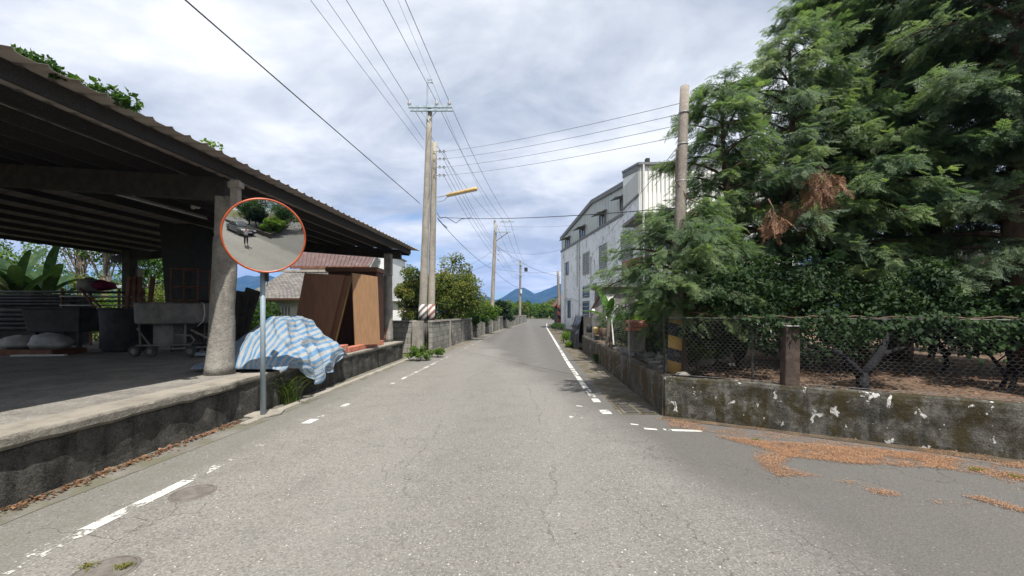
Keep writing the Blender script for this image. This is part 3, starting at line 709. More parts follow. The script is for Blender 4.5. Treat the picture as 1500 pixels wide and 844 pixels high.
# vats
c2 = gp(162, 516); c2.y += .55
v = thing('round_vat', 'dark grimy round vat left of the mortar mixer', 'vat', (c2.x, c2.y, .6))
mb = MB(); mb.lathe([(.52, .6), (.56, .62), (.62, 1.66), (.65, 1.68), (.65, 1.72), (.60, 1.72), (.54, .7), (0, .7)], (c2.x, c2.y, 0), 36); mb.build('vat_body', MT['vat'], v)
mb = MB(); mb.lathe([(.575, 1.05), (.592, 1.055), (.592, 1.085), (.578, 1.09)], (c2.x, c2.y, 0), 36); mb.build('hoop', MT['vat'], v)
c3 = P(92, 470, 11.0)
v = thing('trough', 'grimy grey trough on legs between the round vat and the white sacks', 'trough', (c3.x, 11, .6))
mb = MB(); zz0, zz1 = 1.09, 1.70
mb.hexa([(c3.x-.6, 10.7, zz0), (c3.x+.75, 10.7, zz0), (c3.x+.75, 11.5, zz0), (c3.x-.6, 11.5, zz0)], [(c3.x-.68, 10.62, zz1), (c3.x+.85, 10.62, zz1), (c3.x+.85, 11.58, zz1), (c3.x-.68, 11.58, zz1)]); mb.build('tub', MT['vat'], v, bevel=.02)
mb = MB(); mb.box((c3.x+.08, 11.1, zz1+.015), (1.66, 1.08, .035)); mb.build('rim', MT['vat'], v, bevel=.01)
for dx in (-.5, .65):
    mb = MB(); mb.box((c3.x+dx, 10.8, .845), (.08, .08, .49)); mb.build('leg', MT['black'], v)
    mb = MB(); mb.box((c3.x+dx, 11.4, .845), (.08, .08, .49)); mb.build('leg', MT['black'], v)
# sacks on a reddish board
def blob(c, s, seed, n=28, name='sack', mat='sack', pin=1.0):
    mb = MB(); m = n//2
    for i in range(m+1):
        th = math.pi*i/m
        for j in range(n):
            ph = 2*math.pi*j/n; d = Vector((math.sin(th)*math.cos(ph), math.sin(th)*math.sin(ph), math.cos(th)))
            r = 1+.16*noise.fractal(d*1.8+Vector((seed, 0, 0)), 1, 2, 5)+.13*abs(noise.noise(d*3.3+Vector((0, seed, 0))))+.06*abs(noise.noise(d*9+Vector((0, seed, 0))))
            x = abs(d.x)**.75*math.copysign(1, d.x)
            z = d.z if d.z > 0 else d.z*.55
            mb.v.append((c[0]+x*s[0]*r, c[1]+d.y*s[1]*r, c[2]+z*s[2]*r))
    for i in range(m):
        for j in range(n): a = i*n+j; mb.f.append((a, i*n+(j+1) % n, (i+1)*n+(j+1) % n, a+n))
    return mb
mb = MB(); q = gp(40, 521); mb.box((q.x-.1, q.y+.35, .665), (1.45, .8, .13)); o = mb.build('low_pallet', MT['rust'], bevel=.01); prop(o, 'low reddish brown pallet under the white sacks at far left', 'pallet')
mb = MB(); q2 = gp(56, 522); mb.box((q2.x, q2.y+.02, .62), (1.1, .09, .035), rz=.12); prop(mb.build('plank', MT['pvc'], bevel=.005), 'thin pale plank lying on the floor in front of the pallet', 'plank')
o = blob((q.x+.16, q.y+.35, .85), (.42, .28, .24), 1.3).build('white_sack', MT['sack'], smooth=True); prop(o, 'bulging white woven sack with tied corner nearest the vats', 'sack', 'white sacks on the pallet')
o = blob((q.x-.62, q.y+.38, .84), (.36, .3, .20), 4.1).build('white_sack', MT['sack'], smooth=True); prop(o, 'slumped white woven sack cut by the left edge of the photo', 'sack', 'white sacks on the pallet')
# stacks of corrugated sheet along the back
for k, (pxa, pxb, pya, pyb, Y) in enumerate(((-160, 112, 426, 448, 12.4), (-160, 70, 452, 484, 12.0))):
    a, b2 = P(pxa, pya, Y), P(pxb, pyb, Y); mb = MB(); nl = 5
    for i in range(nl):
        z = b2.z+(a.z-b2.z)*(i+.5)/nl; xo = rnd.uniform(-.12, .12)
        mb.tube([(a.x+xo, Y-.1, z), (b2.x+xo, Y-.1, z)], (a.z-b2.z)/nl*.42, 8)
    mb.box(((a.x+b2.x)/2, Y+.3, (a.z+.6)/2-.05), (b2.x-a.x-.2, .5, a.z-.75))
    prop(mb.build('pipe_stack', MT['vat']), ['upper stack of dark grey pipes along the back of the shed', 'lower stack of dark grey pipes behind the white sacks'][k], 'pipe stack')
# slatted rack with cloth
q = P(148, 440, 12.2); rk = thing('slatted_rack', 'dark slatted rack piled behind the round vat', 'rack', (q.x, 12.2, .6))
for i in range(5):
    mb = MB(); mb.box((q.x+.1, 12.2, 1.68+i*.13), (1.7, .9, .03)); mb.build('shelf', MT['steel' if i % 2 else 'vat'], rk)
mb = MB()
for dx in (-.72, .92): mb.box((q.x+dx, 11.8, 1.45), (.05, .05, 1.7)); mb.box((q.x+dx, 12.6, 1.45), (.05, .05, 1.7))
mb.tube([(q.x-.1, 11.7, 2.3), (q.x+.6, 11.6, 1.5)], .03, 6); mb.tube([(q.x+.1, 11.7, 2.2), (q.x+.75, 11.6, 1.55)], .025, 6); mb.build('rack_frame', MT['rust'], rk)
q = P(131, 421, 11.9); o = blob((q.x+.05, 12.1, 2.36), (.42, .3, .2), 8.8).build('magenta_cloth', MT['pink'], smooth=True); prop(o, 'crumpled magenta cloth lying on top of the slatted rack', 'cloth')
q = P(113, 423, 11.6); o = blob((q.x, 11.9, 2.33), (.26, .2, .26), 3.3).build('brown_bundle', MT['mixer'], smooth=True); prop(o, 'dull brown bundle beside the magenta cloth on the rack', 'bundle')
# steel hopper hanging from the roof and shelf frames below
q = P(256, 400, 10.8); hp = thing('steel_hopper', 'tall black steel hopper below the roof behind the mortar mixer', 'hopper', (q.x, 10.8, .6))
xa, xb, xc = P(233, 0, 10.8).x, P(280, 0, 10.8).x, P(242, 0, 10.8).x
mb = MB(); z0, z1 = P(0, 443, 10.8).z, 3.95
mb.hexa([(xc, 10.8, z0), (xb, 10.8, z0), (xb, 11.6, z0), (xc, 11.6, z0)], [(xa, 10.8, z1), (xb, 10.8, z1), (xb, 11.6, z1), (xa, 11.6, z1)]); mb.build('hopper_body', MT['black'], hp, bevel=.01)
mb = MB(); mb.box(((xb+xc)/2, 11.2, (z0+.6)/2), (.5, .5, z0-.6)); mb.build('hopper_stand', MT['black'], hp)
q = P(270, 420, 10.3); fr = thing('shelf_frame', 'rusty open metal shelf frame standing behind the mixer pan', 'shelf', (q.x, 10.3, .6))
mb = MB()
for dx in (-.32, .32):
    for dy in (0, .4): mb.tube([(q.x+dx, 10.3+dy, .6), (q.x+dx*1.05, 10.3+dy, 2.72)], .02, 6)
for z in (1.2, 1.9, 2.25, 2.7): mb.tube([(q.x-.33, 10.3, z), (q.x+.34, 10.3, z)], .018, 6); mb.tube([(q.x-.33, 10.7, z), (q.x+.34, 10.7, z)], .018, 6)
mb.build('upright_frame', MT['rust'], fr)
for z in (1.2, 1.9): mb = MB(); mb.box((q.x, 10.5, z+.02), (.64, .4, .02)); mb.build('shelf', MT['vat'], fr)
q = P(201, 425, 11.4); mb = MB()
for dx, tl in ((-.25, .1), (-.08, .04), (.1, -.06), (.28, .12)): mb.box((q.x+dx, 11.4+dx*.2, 1.65), (.09, .07, 1.9), M=Matrix.Rotation(tl, 4, 'Y'))
prop(mb.build('timber_bundle', MT['rust']), 'old brown boards standing upright between the rack and the hopper', 'timber')
mb = MB()
for i in range(6): mb.box((P(300, 0, 9.8).x+.1*i, 9.9+.12*i, 1.2+.06*i), (.35, .1, 1.2+.05*i), M=Matrix.Rotation(.1*i-.2, 4, 'Y'))
prop(mb.build('scrap_boards', MT['dark'], jitter=.03), 'heap of dark scrap boards behind the big concrete column', 'boards')
mb = blob((gp(296, 524).x, gp(296, 524).y+.1, .66), (.2, .15, .07), 5.5); mb.uv = [(v[0], v[1]) for v in mb.v]
prop(mb.build('tarpaulin_scrap', MT['tarp'], smooth=True), 'small folded scrap of blue striped tarpaulin at the foot of the column', 'tarpaulin scrap')

# ---- brown boards, cabinet, blocks
def board(name, label, pts, th, mat, edge=None, cat='board'):
    """four world corners (bottom-left, bottom-right, top-right, top-left) and a thickness going away from the viewer"""
    a, b_, c_, d_ = [Vector(p) for p in pts]; n = (b_-a).cross(d_-a).normalized()*(-th)
    if edge is None:
        mb = MB(); mb.hexa([a, b_, b_+n, a+n], [d_, c_, c_+n, d_+n]); o = mb.build(name, mat, bevel=.003); return prop(o, label, cat)
    t = thing(name, label, cat, (a+b_)/2)
    e = n*.12
    MB().hexa([a, b_, b_+e, a+e], [d_, c_, c_+e, d_+e]).build('face_sheet', mat, t, bevel=.002)
    MB().hexa([a+e, b_+e, b_+n*.9, a+n*.9], [d_+e, c_+e, c_+n*.9, d_+n*.9]).build('core', edge, t)
    MB().hexa([a+n*.9, b_+n*.9, b_+n, a+n], [d_+n*.9, c_+n*.9, c_+n, d_+n]).build('back_sheet', mat, t); return t
Yb = 10.2
bl, br_, tr_, tl_ = P(424, 517, Yb), P(478, 517, Yb+.3), P(505, 403, Yb+.55), P(446, 400, Yb+.2)
bl.z = br_.z = .62
board('leaning_panel', 'wide dark brown panel leaning over behind the striped tarpaulin', (bl, br_, tr_, tl_), .05, MT['panelb'])
d = Vector((.06, .12, 0))
bl2, br2, tr2, tl2 = br_+Vector((-.6, .1, 0)), br_+Vector((.09, .16, 0)), tr_+Vector((.10, .18, .0)), tr_+Vector((-.6, .1, 0))
board('insulated_panel', 'brown leaning panel showing its yellow insulated edge behind the wide dark one', (bl2, br2, tr2, tl2), .14, MT['panelb'], MT['foam'])
pts = (P(520.5, 506, 10.9), P(557, 504, 11.6), P(553, 405.5, 11.6), P(516, 400, 10.9))
board('plywood_sheet', 'tan plywood sheet standing upright in the sun nearest the end column', pts, .03, MT['panelt'])
cb = thing('brown_cabinet', 'dark brown cabinet standing between the leaning panels and tan plywood', 'cabinet', (-4.9, 12.6, .6))
xa, xb = P(480, 0, 12.2).x, P(552, 0, 12.2).x; zc = P(0, 396, 12.2).z
MB().box(((xa+xb)/2, 12.55, (.6+zc)/2), (xb-xa-.02, .68, zc-.62)).build('carcass', MT['cab'], cb, bevel=.006)
MB().box(((xa+xb)/2, 12.52, zc+.02), (xb-xa+.08, .8, .13)).build('cabinet_top', MT['panelb'], cb, bevel=.008)
MB().box(((xa+xb)/2-.3, 12.2, (.6+zc)/2), (.62, .02, zc-.8)).build('door', MT['cab'], cb, bevel=.004)
# red clay blocks along the wall edge
def on_wall(y, off): return Vector((lerp(WALL_L, y)-off, y, .606))
gb = 'red clay blocks on the wall edge'
blocks = [(9.35, 9.62, .19, .20), (9.64, 10.1, .19, .21), (9.36, 9.95, .40, .10), (10.12, 10.75, .19, .13), (10.77, 11.4, .20, .13), (11.42, 12.1, .22, .13), (12.12, 12.75, .23, .14)]
bl_lab = ['short red block at the near end beside the tarpaulin', 'tall red block just behind the near end one', 'flat red block lying behind the tall pair', 'long low red block at the foot of the dark gap',
          'long low red block before the left half of the tan plywood', 'long low red block before the right half of the tan plywood', 'farthest red block between the plywood and the end column']
for (y0, y1, off, h), lb in zip(blocks, bl_lab):
    p, q = on_wall(y0, off), on_wall(y1, off); m_ = (p+q)/2; mb = MB(); mb.box((m_.x, m_.y, .606+h/2), (.17, y1-y0, h), rz=-.03)
    prop(mb.build('clay_block', MT['redblock'], bevel=.012, jitter=.012), lb, 'block', gb)
q = G(562, 500, .6); mb = MB()
for i in range(4): mb.box((q.x+.05+rnd.uniform(-.02, .02), q.y-.4, .66+i*.12), (.30, .22, .11), rz=rnd.uniform(-.1, .1))
prop(mb.build('brick_stack', MT['rust'], bevel=.01), 'small stack of brown bricks against the end column', 'bricks')

# ---- tarpaulin over a heap, spilling over the wall
mb = MB(); NU, NV = 110, 100; mb.uv = []
def tarp_pt(u, v):
    # u: 0 near .. 1 far along the wall, v: 0 back .. 1 front hem
    y = 6.8+2.62*u; xw = lerp(WALL_L, y)
    L = .9*(1-v/.72) if v < .72 else 0
    env = min(1, u*7)**.7*min(1, (1-u)*6.5)**.6
    ss = lambda a_, b_, q: (lambda k: k*k*(3-2*k))(max(0, min(1, (q-a_)/(b_-a_)))); ridge_ = (.30+.52*ss(.05, .45, u))*(1-.08*ss(.6, .9, u))
    cross = math.exp(-((v-.40)/.32)**2)
    low = .05+.03*math.sin(u*9)
    h = low+ridge_*env*max(0, cross-.12)/.88*1.0
    h *= min(1, (1-u)*9)**.5
    x = xw-.05-(1.30*(1-v/.72)) if v < .72 else xw-.05+.12*min(1, (v-.72)/.06)
    z = .61+max(0, h)
    if v >= .72:
        hem = .02+.48*math.exp(-((u-.47)/.15)**2)+.25*math.exp(-((u-.72)/.12)**2)
        z = z-((v-.72)/.28)*(max(0, h)*.9+hem); x += .05*math.sin(u*38)*(v-.72)/.28+.04
    w = noise.fractal(Vector((u*5.5+v*1.5, v*4.0, 1.3)), 1, 2, 5)
    rid = 1-abs(noise.noise(Vector((u*5+v*5.5, v*3.0-u*4.2, 6.1))))*2
    w3 = 1-abs(noise.noise(Vector((u*13+v*4, v*7-u*6, 2.1))))*2; z += (.05*w+.055*rid+.018*w3)*env; x += .04*w+(.05*rid+.02*w3)*(1 if v > .4 else .3)
    y2 = y+.05*noise.noise(Vector((u*4, v*9, 3)))
    x = max(x, xw-1.4)
    if z < .625 and x < xw: z = .625+.02*abs(w)
    if x > xw-.02 or v > .74: x = max(x, xw+.055) if z < .63 else x
    return (x, y2, z)
for i in range(NU+1):
    for j in range(NV+1):
        u, v_ = i/NU, j/NV; mb.v.append(tarp_pt(u, v_)); mb.uv.append((u*3.1+.02*math.sin(v_*9), v_*1.9+.16*math.sin(u*3+1)+.35*u+.03*noise.noise(Vector((u*6, v_*6, 9)))))
for i in range(NU):
    for j in range(NV): a = i*(NV+1)+j; mb.f.append((a, a+NV+1, a+NV+2, a+1))
o = mb.build('tarpaulin', MT['tarp'], smooth=True); sm = o.modifiers.new('thickness', 'SOLIDIFY'); sm.thickness = .004
prop(o, 'crumpled blue and white striped tarpaulin heaped on the wall edge and hanging over it', 'tarpaulin')

# ---- convex traffic mirror
base = G(385, 611); mc = P(388.5, 346, base.y-.24)
tm = thing('traffic_mirror', 'round convex traffic mirror with orange rim on a galvanised pole', 'mirror', (base.x, base.y, 0))
MB().tube([(base.x, base.y, 0), (base.x, base.y, 2.72)], .036, 20).build('pole', MT['galv'], tm, smooth='x')
tocam = (Vector((0, 0, EYE))-mc).normalized()
az = math.atan2(tocam.y, tocam.x)+R(4.7); el = math.asin(tocam.z)-R(2.1)
ax = Vector((math.cos(el)*math.cos(az), math.cos(el)*math.sin(az), math.sin(el)))
MM = ax.to_track_quat('Z', 'Y').to_matrix().to_4x4()
RC, RM = 3.7, .52
prof = [(RM*t, math.sqrt(RC*RC-(RM*t)**2)-math.sqrt(RC*RC-RM*RM)) for t in np.linspace(1, 0.0, 26)]
m, nt, b_ = mat_base('mirror_surface', .015, .5); b_.inputs['Metallic'].default_value = 1; b_.inputs['Base Color'].default_value = (.74, .76, .74, 1); MT['mirror'] = m
mo = MB(); mo.lathe(prof[:-1]+[(1e-5, prof[-1][1])], mc, 96, MM); mo.f = [f for f in mo.f if len(f) == 4]; o = mo.build('mirror_face', MT['mirror'], tm, smooth=True)
mo = MB(); rp = [(.512, -.010), (.521, .010), (.531, .013), (.541, .008), (.546, -.010), (.543, -.035), (.533, -.05), (.50, -.05), (.512, -.010)]
mo.lathe(rp, mc, 96, MM); mo.f = [f for f in mo.f if len(f) == 4]; mo.build('rim', MT['orange'], tm, smooth=True)
mo = MB(); mo.lathe([(0.001, -.15), (.2, -.14), (.4, -.10), (.54, -.045), (.50, -.04)], mc, 64, MM); mo.f = [f for f in mo.f if len(f) == 4]; mo.build('back_shell', MT['orange'], tm, smooth=True)
bk = mc-ax*.13; mo = MB(); mo.tube([bk, Vector((base.x, base.y, bk.z-.02))], .02, 8); mo.build('bracket_arm', MT['galv'], tm); MB().box((base.x, base.y, bk.z-.02), (.09, .09, .12)).build('bracket', MT['galv'], tm, bevel=.004); MB().box((base.x, base.y, 2.22), (.10, .085, .03)).build('clamp', MT['galv'], tm)
MB().box((base.x+.065, base.y+.0, 2.16), (.035, .04, .16)).tube([(base.x+.065, base.y, 2.08), (base.x+.08, base.y, 2.03), (base.x+.05, base.y, 2.0)], .006, 6).build('hook', MT['black'], tm)
mb = MB()
poly = [(-.30+base.x, base.y-.05), (base.x-.05, base.y-.14), (base.x+.12, base.y-.06), (base.x+.2, base.y+.15), (base.x+.12, base.y+.4), (base.x-.1, base.y+.35), (base.x-.32, base.y+.1)]
mb.prism([(x, y, .004) for x, y in poly], (0, 0, .035)); prop(mb.build('mirror_footing', MT['cap'], tm, bevel=.012, jitter=.006))

# ---- block boundary wall on the left
bw = thing('block_wall', 'long grey concrete block wall running along the left of the road', 'wall', (-2.6, 24, 0))
pts = [(16.15, -3.14), (19.3, -2.93), (22.5, -2.73), (26, -2.43), (30, -2.06), (34, -1.65), (38, -1.22), (42, -.8), (46.5, -.27), (51, .25), (56, .85), (61, 1.46), (66, 2.05), (70, 2.5)]
for i, ((y0, x0), (y1, x1)) in enumerate(zip(pts, pts[1:])):
    h = 1.22-.012*i
    MB().hexa([(x0-.15, y0, 0), (x0, y0, 0), (x1, y1, 0), (x1-.15, y1, 0)], [(x0-.15, y0, h), (x0, y0, h), (x1, y1, h), (x1-.15, y1, h)]).build('wall_panel', MT['block'], bw)
    MB().hexa([(x0-.19, y0+.0, h), (x0+.03, y0, h), (x1+.03, y1, h), (x1-.19, y1, h)], [(x0-.17, y0, h+.07), (x0+.02, y0, h+.07), (x1+.02, y1, h+.07), (x1-.17, y1, h+.07)]).build('coping', MT['column'], bw, jitter=.01)
    if i: MB().box((x0-.06, y0, h/2+.02), (.24, .2, h+.06)).build('pilaster', MT['column'], bw, bevel=.01)
bw2 = thing('gate_pier', 'square pale concrete pier at the near end of the block wall', 'pier', (-3.4, 16, 0))
MB().box((P(607, 0, 15.9).x+.13, 15.95, .64), (.42, .34, 1.28)).build('pier', MT['column'], bw2, bevel=.015, jitter=.01)
bw3 = thing('cross_wall', 'short stained concrete wall between the end column and the pier', 'wall', (-4.3, 16.1, 0))
MB().box((-5.2, 16.15, .62), (2.9, .16, 1.24)).build('wall_panel', MT['block'], bw3); MB().box((-5.2, 16.15, 1.265), (2.9, .2, .05)).build('coping', MT['column'], bw3)

# ================================================================== POLES AND CABLES
def pole(name, label, x, y, z1, r0, r1, lean=(0, 0), group=None, band=None, z0=0, mat='pole', bz=None, cat='utility pole'):
    t = thing(name, label, cat, (x, y, z0), group)
    top = Vector((x+lean[0], y+lean[1], z1)); bot = Vector((x, y, z0))
    mb = MB(); n = 9; mb.tube([bot.lerp(top, k/(n-1)) for k in range(n)], [r0+(r1-r0)*k/(n-1) for k in range(n)], 18)
    mb.build('shaft', MT[mat], t, smooth='x')
    if band:
        a, b = bz; ta, tb = (a-z0)/(z1-z0), (b-z0)/(z1-z0)
        mb = MB(); mb.tube([bot.lerp(top, ta), bot.lerp(top, tb)], [r0+(r1-r0)*ta+.006, r0+(r1-r0)*tb+.006], 20); mb.build('striped_band', MT[band], t, smooth='x')
    return t, bot, top
def insulator(c, s=1.0):
    mb = MB(); mb.lathe([(.02, 0), (.05, .01), (.09, .05), (.06, .08), (.095, .10), (.06, .14), (.075, .17), (.03, .22), (.0001, .23)], c, 12, Matrix.Scale(s, 4)); return mb
YA = 17.5
xA, xAt = P(617.5, 0, YA).x, P(629.5, 0, YA).x
tA, botA, topA = pole('utility_pole', 'tall weathered concrete pole with insulator crossarm, left one of the twin poles', xA, YA, P(0, 157, YA).z, .185, .115, (xAt-xA, 0), 'utility poles', 'drw', bz=(P(0, 473, YA).z, P(0, 446, YA).z), mat='polel')
tB, botB, topB = pole('utility_pole', 'shorter weathered concrete pole without crossarm standing tight beside the tall one', P(629.5, 0, YA).x, YA+.15, P(0, 207, YA).z, .17, .115, (P(635.5, 0, YA).x-P(629.5, 0, YA).x, 0), 'utility poles', 'rdw', bz=(P(0, 473, YA).z, P(0, 446, YA).z), mat='polel')
za = P(0, 160, YA).z
MB().box((P(631, 0, YA).x, YA-.16, za+.02), (1.82, .09, .10)).build('crossarm', MT['galv'], tA, bevel=.006)
MB().box((P(633, 0, YA).x, YA-.16, za-.13), (1.80, .08, .08)).build('crossarm', MT['galv'], tA, bevel=.006)
mb = MB(); xm = P(630, 0, YA).x
mb.tube([(xm-.5, YA-.16, za), (xm, YA-.12, za-.6)], .018, 6); mb.tube([(xm+.45, YA-.16, za), (xm, YA-.12, za-.5)], .018, 6); mb.build('brace', MT['galv'], tA)
insA = []
for px in (601, 640.5, 659):
    q = Vector((P(px, 0, YA).x, YA-.16, za+.07)); insulator(q, .9).build('insulator', MT['porcelain'], tA); insA.append(q+Vector((0, 0, .16)))
mb = MB(); mb.tube([(P(626.5, 0, YA).x, YA-.15, za-.5), (P(627.5, 0, YA).x, YA-.15, P(0, 118, YA).z)], .035, 8); mb.box((P(630.5, 0, YA).x, YA-.15, P(0, 120, YA).z), (.22, .04, .025)); mb.box((P(630.5, 0, YA).x, YA-.15, P(0, 124, YA).z), (.22, .04, .025)); mb.build('ground_wire_bracket', MT['galv'], tA)
topw = Vector((P(634, 0, YA).x, YA-.15, P(0, 122, YA).z)); insulator(topw-Vector((0, 0, .1)), .5).build('insulator', MT['porcelain'], tA)
racks = []
for k, py in enumerate((222, 233, 245, 257)):
    q = Vector((P(650, 0, YA).x, YA, P(0, py, YA).z)); racks.append(q)
    MB().tube([(q.x-.45, YA, q.z), (q.x+.1, YA, q.z)], .012, 6).lathe([(.02, -.05), (.045, -.04), (.025, 0), (.045, .04), (.02, .05)], q, 10).lathe([(.02, -.05), (.045, -.04), (.025, 0), (.045, .04), (.02, .05)], q-Vector((.17, 0, 0)), 10).build('spool_insulator', MT['steel'], tB)
mb = MB()
for z in (4.6, 7.6, 2.7): mb.lathe([(.40, z-.02), (.41, z), (.40, z+.02)], ((xA+xAt)/2+.12, YA+.05, 0), 20, Matrix.Scale(.8, 4, (0, 1, 0)))
mb.v = [(x, y, z) for x, y, z in mb.v]; 
# street lamp on the pole
la, lb = P(654.5, 286.5, YA-.3), P(699, 276.5, YA-.9)
sl = thing('street_lamp', 'faded yellow tube street lamp sticking out from the twin poles', 'street lamp', P(641, 290, YA))
d = (lb-la).normalized(); MB().tube([la, la+d*.05, lb-d*.05, lb], [.05, .075, .085, .06], 10).build('lamp_shade', MT['yellow'], sl, smooth='x')
MB().tube([la+Vector((0, 0, -.045))+d*.05, lb+Vector((0, 0, -.05))-d*.08], .045, 8).build('lamp_tube', MT['porcelain'], sl)
MB().tube([P(640, 289, YA), la+d*.05], .018, 6).tube([P(640, 296, YA), P(650, 294, YA-.2), la+d*.12], .014, 6).build('arm', MT['galv'], sl)
Y2 = 35.
t2, bot2, top2 = pole('utility_pole', 'pale concrete pole with two crossarms behind the block wall, middle distance', P(719.5, 0, Y2).x, Y2, P(0, 325, Y2).z, .19, .12, (P(726, 0, Y2).x-P(719.5, 0, Y2).x, 0), 'utility poles', mat='polel')
z2 = P(0, 340.5, Y2).z; z2t = P(0, 325.5, Y2).z
MB().box((P(737, 0, Y2).x, Y2-.15, z2), (1.3, .09, .1)).build('crossarm', MT['galv'], t2); MB().box((P(743, 0, Y2).x, Y2-.15, z2t), (1.2, .08, .08)).build('crossarm', MT['galv'], t2)
MB().tube([(P(745, 0, Y2).x, Y2-.15, z2), (P(727, 0, Y2).x, Y2-.1, z2-.75)], .03, 6).build('brace', MT['rust'], t2)
MB().box((P(724, 0, Y2).x, Y2-.1, z2t-.3), (.1, .1, .9)).build('arm_post', MT['galv'], t2)
ins2 = []
for px in (725, 737, 747): q = Vector((P(px, 0, Y2).x, Y2-.15, z2t+.04)); insulator(q, .8).build('insulator', MT['porcelain'], t2); ins2.append(q+Vector((0, 0, .14)))
rack2 = [Vector((P(730, 0, Y2).x, Y2, P(0, py, Y2).z)) for py in (363, 367, 373, 381)]
for q in rack2: MB().tube([(q.x-.3, Y2, q.z), (q.x+.1, Y2, q.z)], .012, 6).lathe([(.02, -.06), (.05, 0), (.02, .06)], q, 8).build('spool_insulator', MT['steel'], t2)
Y3 = 63.
t3, bot3, top3 = pole('utility_pole', 'farther grey pole carrying a transformer box on its right side', P(761.5, 0, Y3).x, Y3, P(0, 382, Y3).z, .2, .14, (.1, 0), 'utility poles', mat='pole')
MB().box((P(762, 0, Y3).x, Y3-.2, P(0, 388, Y3).z), (1.6, .1, .12)).build('crossarm', MT['galv'], t3); MB().box((P(762, 0, Y3).x, Y3-.2, P(0, 403.5, Y3).z), (1.4, .1, .1)).build('crossarm', MT['galv'], t3)
MB().lathe([(.001, -.3), (.24, -.3), (.26, -.24), (.26, .24), (.24, .3), (.001, .3)], P(770.5, 395, Y3), 16).build('transformer', MT['vat'], t3)
MB().box(P(763.5, 427, Y3-.3), (.25, .15, .6)).build('meter_box', MT['pvc'], t3)
ins3 = [P(755.5, 386, Y3-.2), P(762, 382, Y3-.2), P(769, 386, Y3-.2)]
for q in ins3: insulator(q, .8).build('insulator', MT['porcelain'], t3)
Y4 = 47.
t4, bot4, top4 = pole('utility_pole', 'slim grey pole with orange and black bands by the white building', P(819.5, 0, Y4).x, Y4, P(0, 397, Y4).z, .17, .14, (-.18, 0), 'utility poles', 'orw', bz=(.5, 2.4), mat='pole')
Y5 = 7.2
t5, bot5, top5 = pole('utility_pole', 'thick bare concrete pole with yellow and black bands in front of the conifers', P(985.5, 0, Y5).x, Y5, P(0, 127, Y5).z, .118, .075, (P(1003, 0, Y5).x-P(985.5, 0, Y5).x, 0), 'utility poles', 'ylw', bz=(.35, 1.47), mat='pole')
for z in (5.1, 4.55, 3.9): MB().lathe([(.088, -.012), (.094, 0), (.088, .012)], bot5.lerp(top5, z/top5.z), 18).build('steel_strap', MT['steel'], t5)
MB().tube([bot5.lerp(top5, .8)+Vector((-.1, 0, 0)), bot5.lerp(top5, .7)+Vector((-.12, -.05, 0)), bot5.lerp(top5, .64)+Vector((.1, -.1, 0)), bot5.lerp(top5, .6)+Vector((.45, -.1, .1))], .012, 6).build('loose_cable', MT['bark'], t5)

GW = 'overhead cables'
def wire(label, p, q, r=.008, sag=.15, ext=False, mat='wire', n=28, t0=0.0):
    p, q = Vector(p), Vector(q); pts = []
    for k in range(n+1):
        t = k/n; a = p.lerp(q, t); a.z -= sag*4*t*(1-t); pts.append(a)
    o = MB().tube(pts, r, 5).build('cable', MT[mat]); prop(o, label, 'cable', GW); return o
def back(attach, px0):
    """carry a line from a pole attachment back over the camera: it crosses the frame's top edge at px0"""
    Y = (attach.z-EYE)*FOC/HZ; top = Vector(((px0-750)/FOC*Y, Y, attach.z)); dd = (top-attach); s = (attach.y+24)/(attach.y-Y)
    return attach+dd*s
wire('heavy cable crossing the upper left of the sky down to the twin poles', P(615, 298, YA), back(P(615, 298, YA), 276), .013, .05)
wire('power line from the left insulator of the twin pole crossarm coming overhead', insA[0], back(insA[0], 508), .009, .05)
wire('power line from the middle insulator of the twin pole crossarm coming overhead', insA[1], back(insA[1], 562), .009, .05)
wire('power line from the right insulator of the twin pole crossarm coming overhead', insA[2], back(insA[2], 594), .010, .05)
wire('thin earth wire from the top bracket of the twin poles coming overhead', topw, back(topw, 583), .005, .04)
for px, py, p0, lb in ((621, 205, 480, 'upper thin line left of the twin poles coming overhead'), (621, 219, 456, 'lower thin line left of the twin poles coming overhead')):
    q = P(px, py, YA); wire(lb, q, back(q, p0), .006, .04)
nm = ['left', 'middle', 'right']
for k in range(3):
    wire('power line from the twin pole crossarm to the second pole, '+nm[k]+' one', insA[k], ins2[k], .010, .45)
    wire('power line between the second pole and the transformer pole, '+nm[k]+' one', ins2[k], ins3[k], .012, .55)
wire('thin earth wire from the top bracket running on towards the second pole', topw, top2+Vector((0, 0, .2)), .006, .4)
od = ['topmost', 'second', 'third', 'lowest']
for k in range(4):
    wire('thin line from the twin poles to the second pole, '+od[k]+' of four', racks[k], rack2[k], .008, .35)
    wire('thin line from the second pole to the transformer pole, '+od[k]+' of four', rack2[k], P(760, 403+k*2, Y3), .010, .4)
for k, (a, b_) in enumerate((((650, 222), (1003, 150)), ((650, 233), (1002, 166)), ((650, 245), (1001, 182)), ((650, 257), (999, 199)))):
    q = bot5.lerp(top5, (P(*b_, Y5).z)/top5.z); wire('thin line from the twin poles to the bare concrete pole, '+od[k]+' of four', racks[k], q, .0045, .10)
q5 = bot5.lerp(top5, P(0, 305, Y5).z/top5.z)
wire('thick cable running level across the road from the twin poles to the bare concrete pole', P(641, 318, YA), q5+Vector((-.1, 0, 0)), .009, .12)
wire('thin cable from the second pole to the grey gable of the white building', P(727, 331, Y2), Vector((6.1, 36.5, P(0, 329, 36.5).z)), .008, .15)
wire('cable drooping from the twin poles down to the second pole', P(642, 322, YA), P(721, 394, Y2), .013, .25)
wire('cable drooping from the second pole down to the transformer pole', P(721, 394, Y2), P(760, 421, Y3), .016, .3)
wire('cable from the second pole to the banded pole by the white building', P(727, 360, Y2), P(818, 404, Y4), .014, .5)
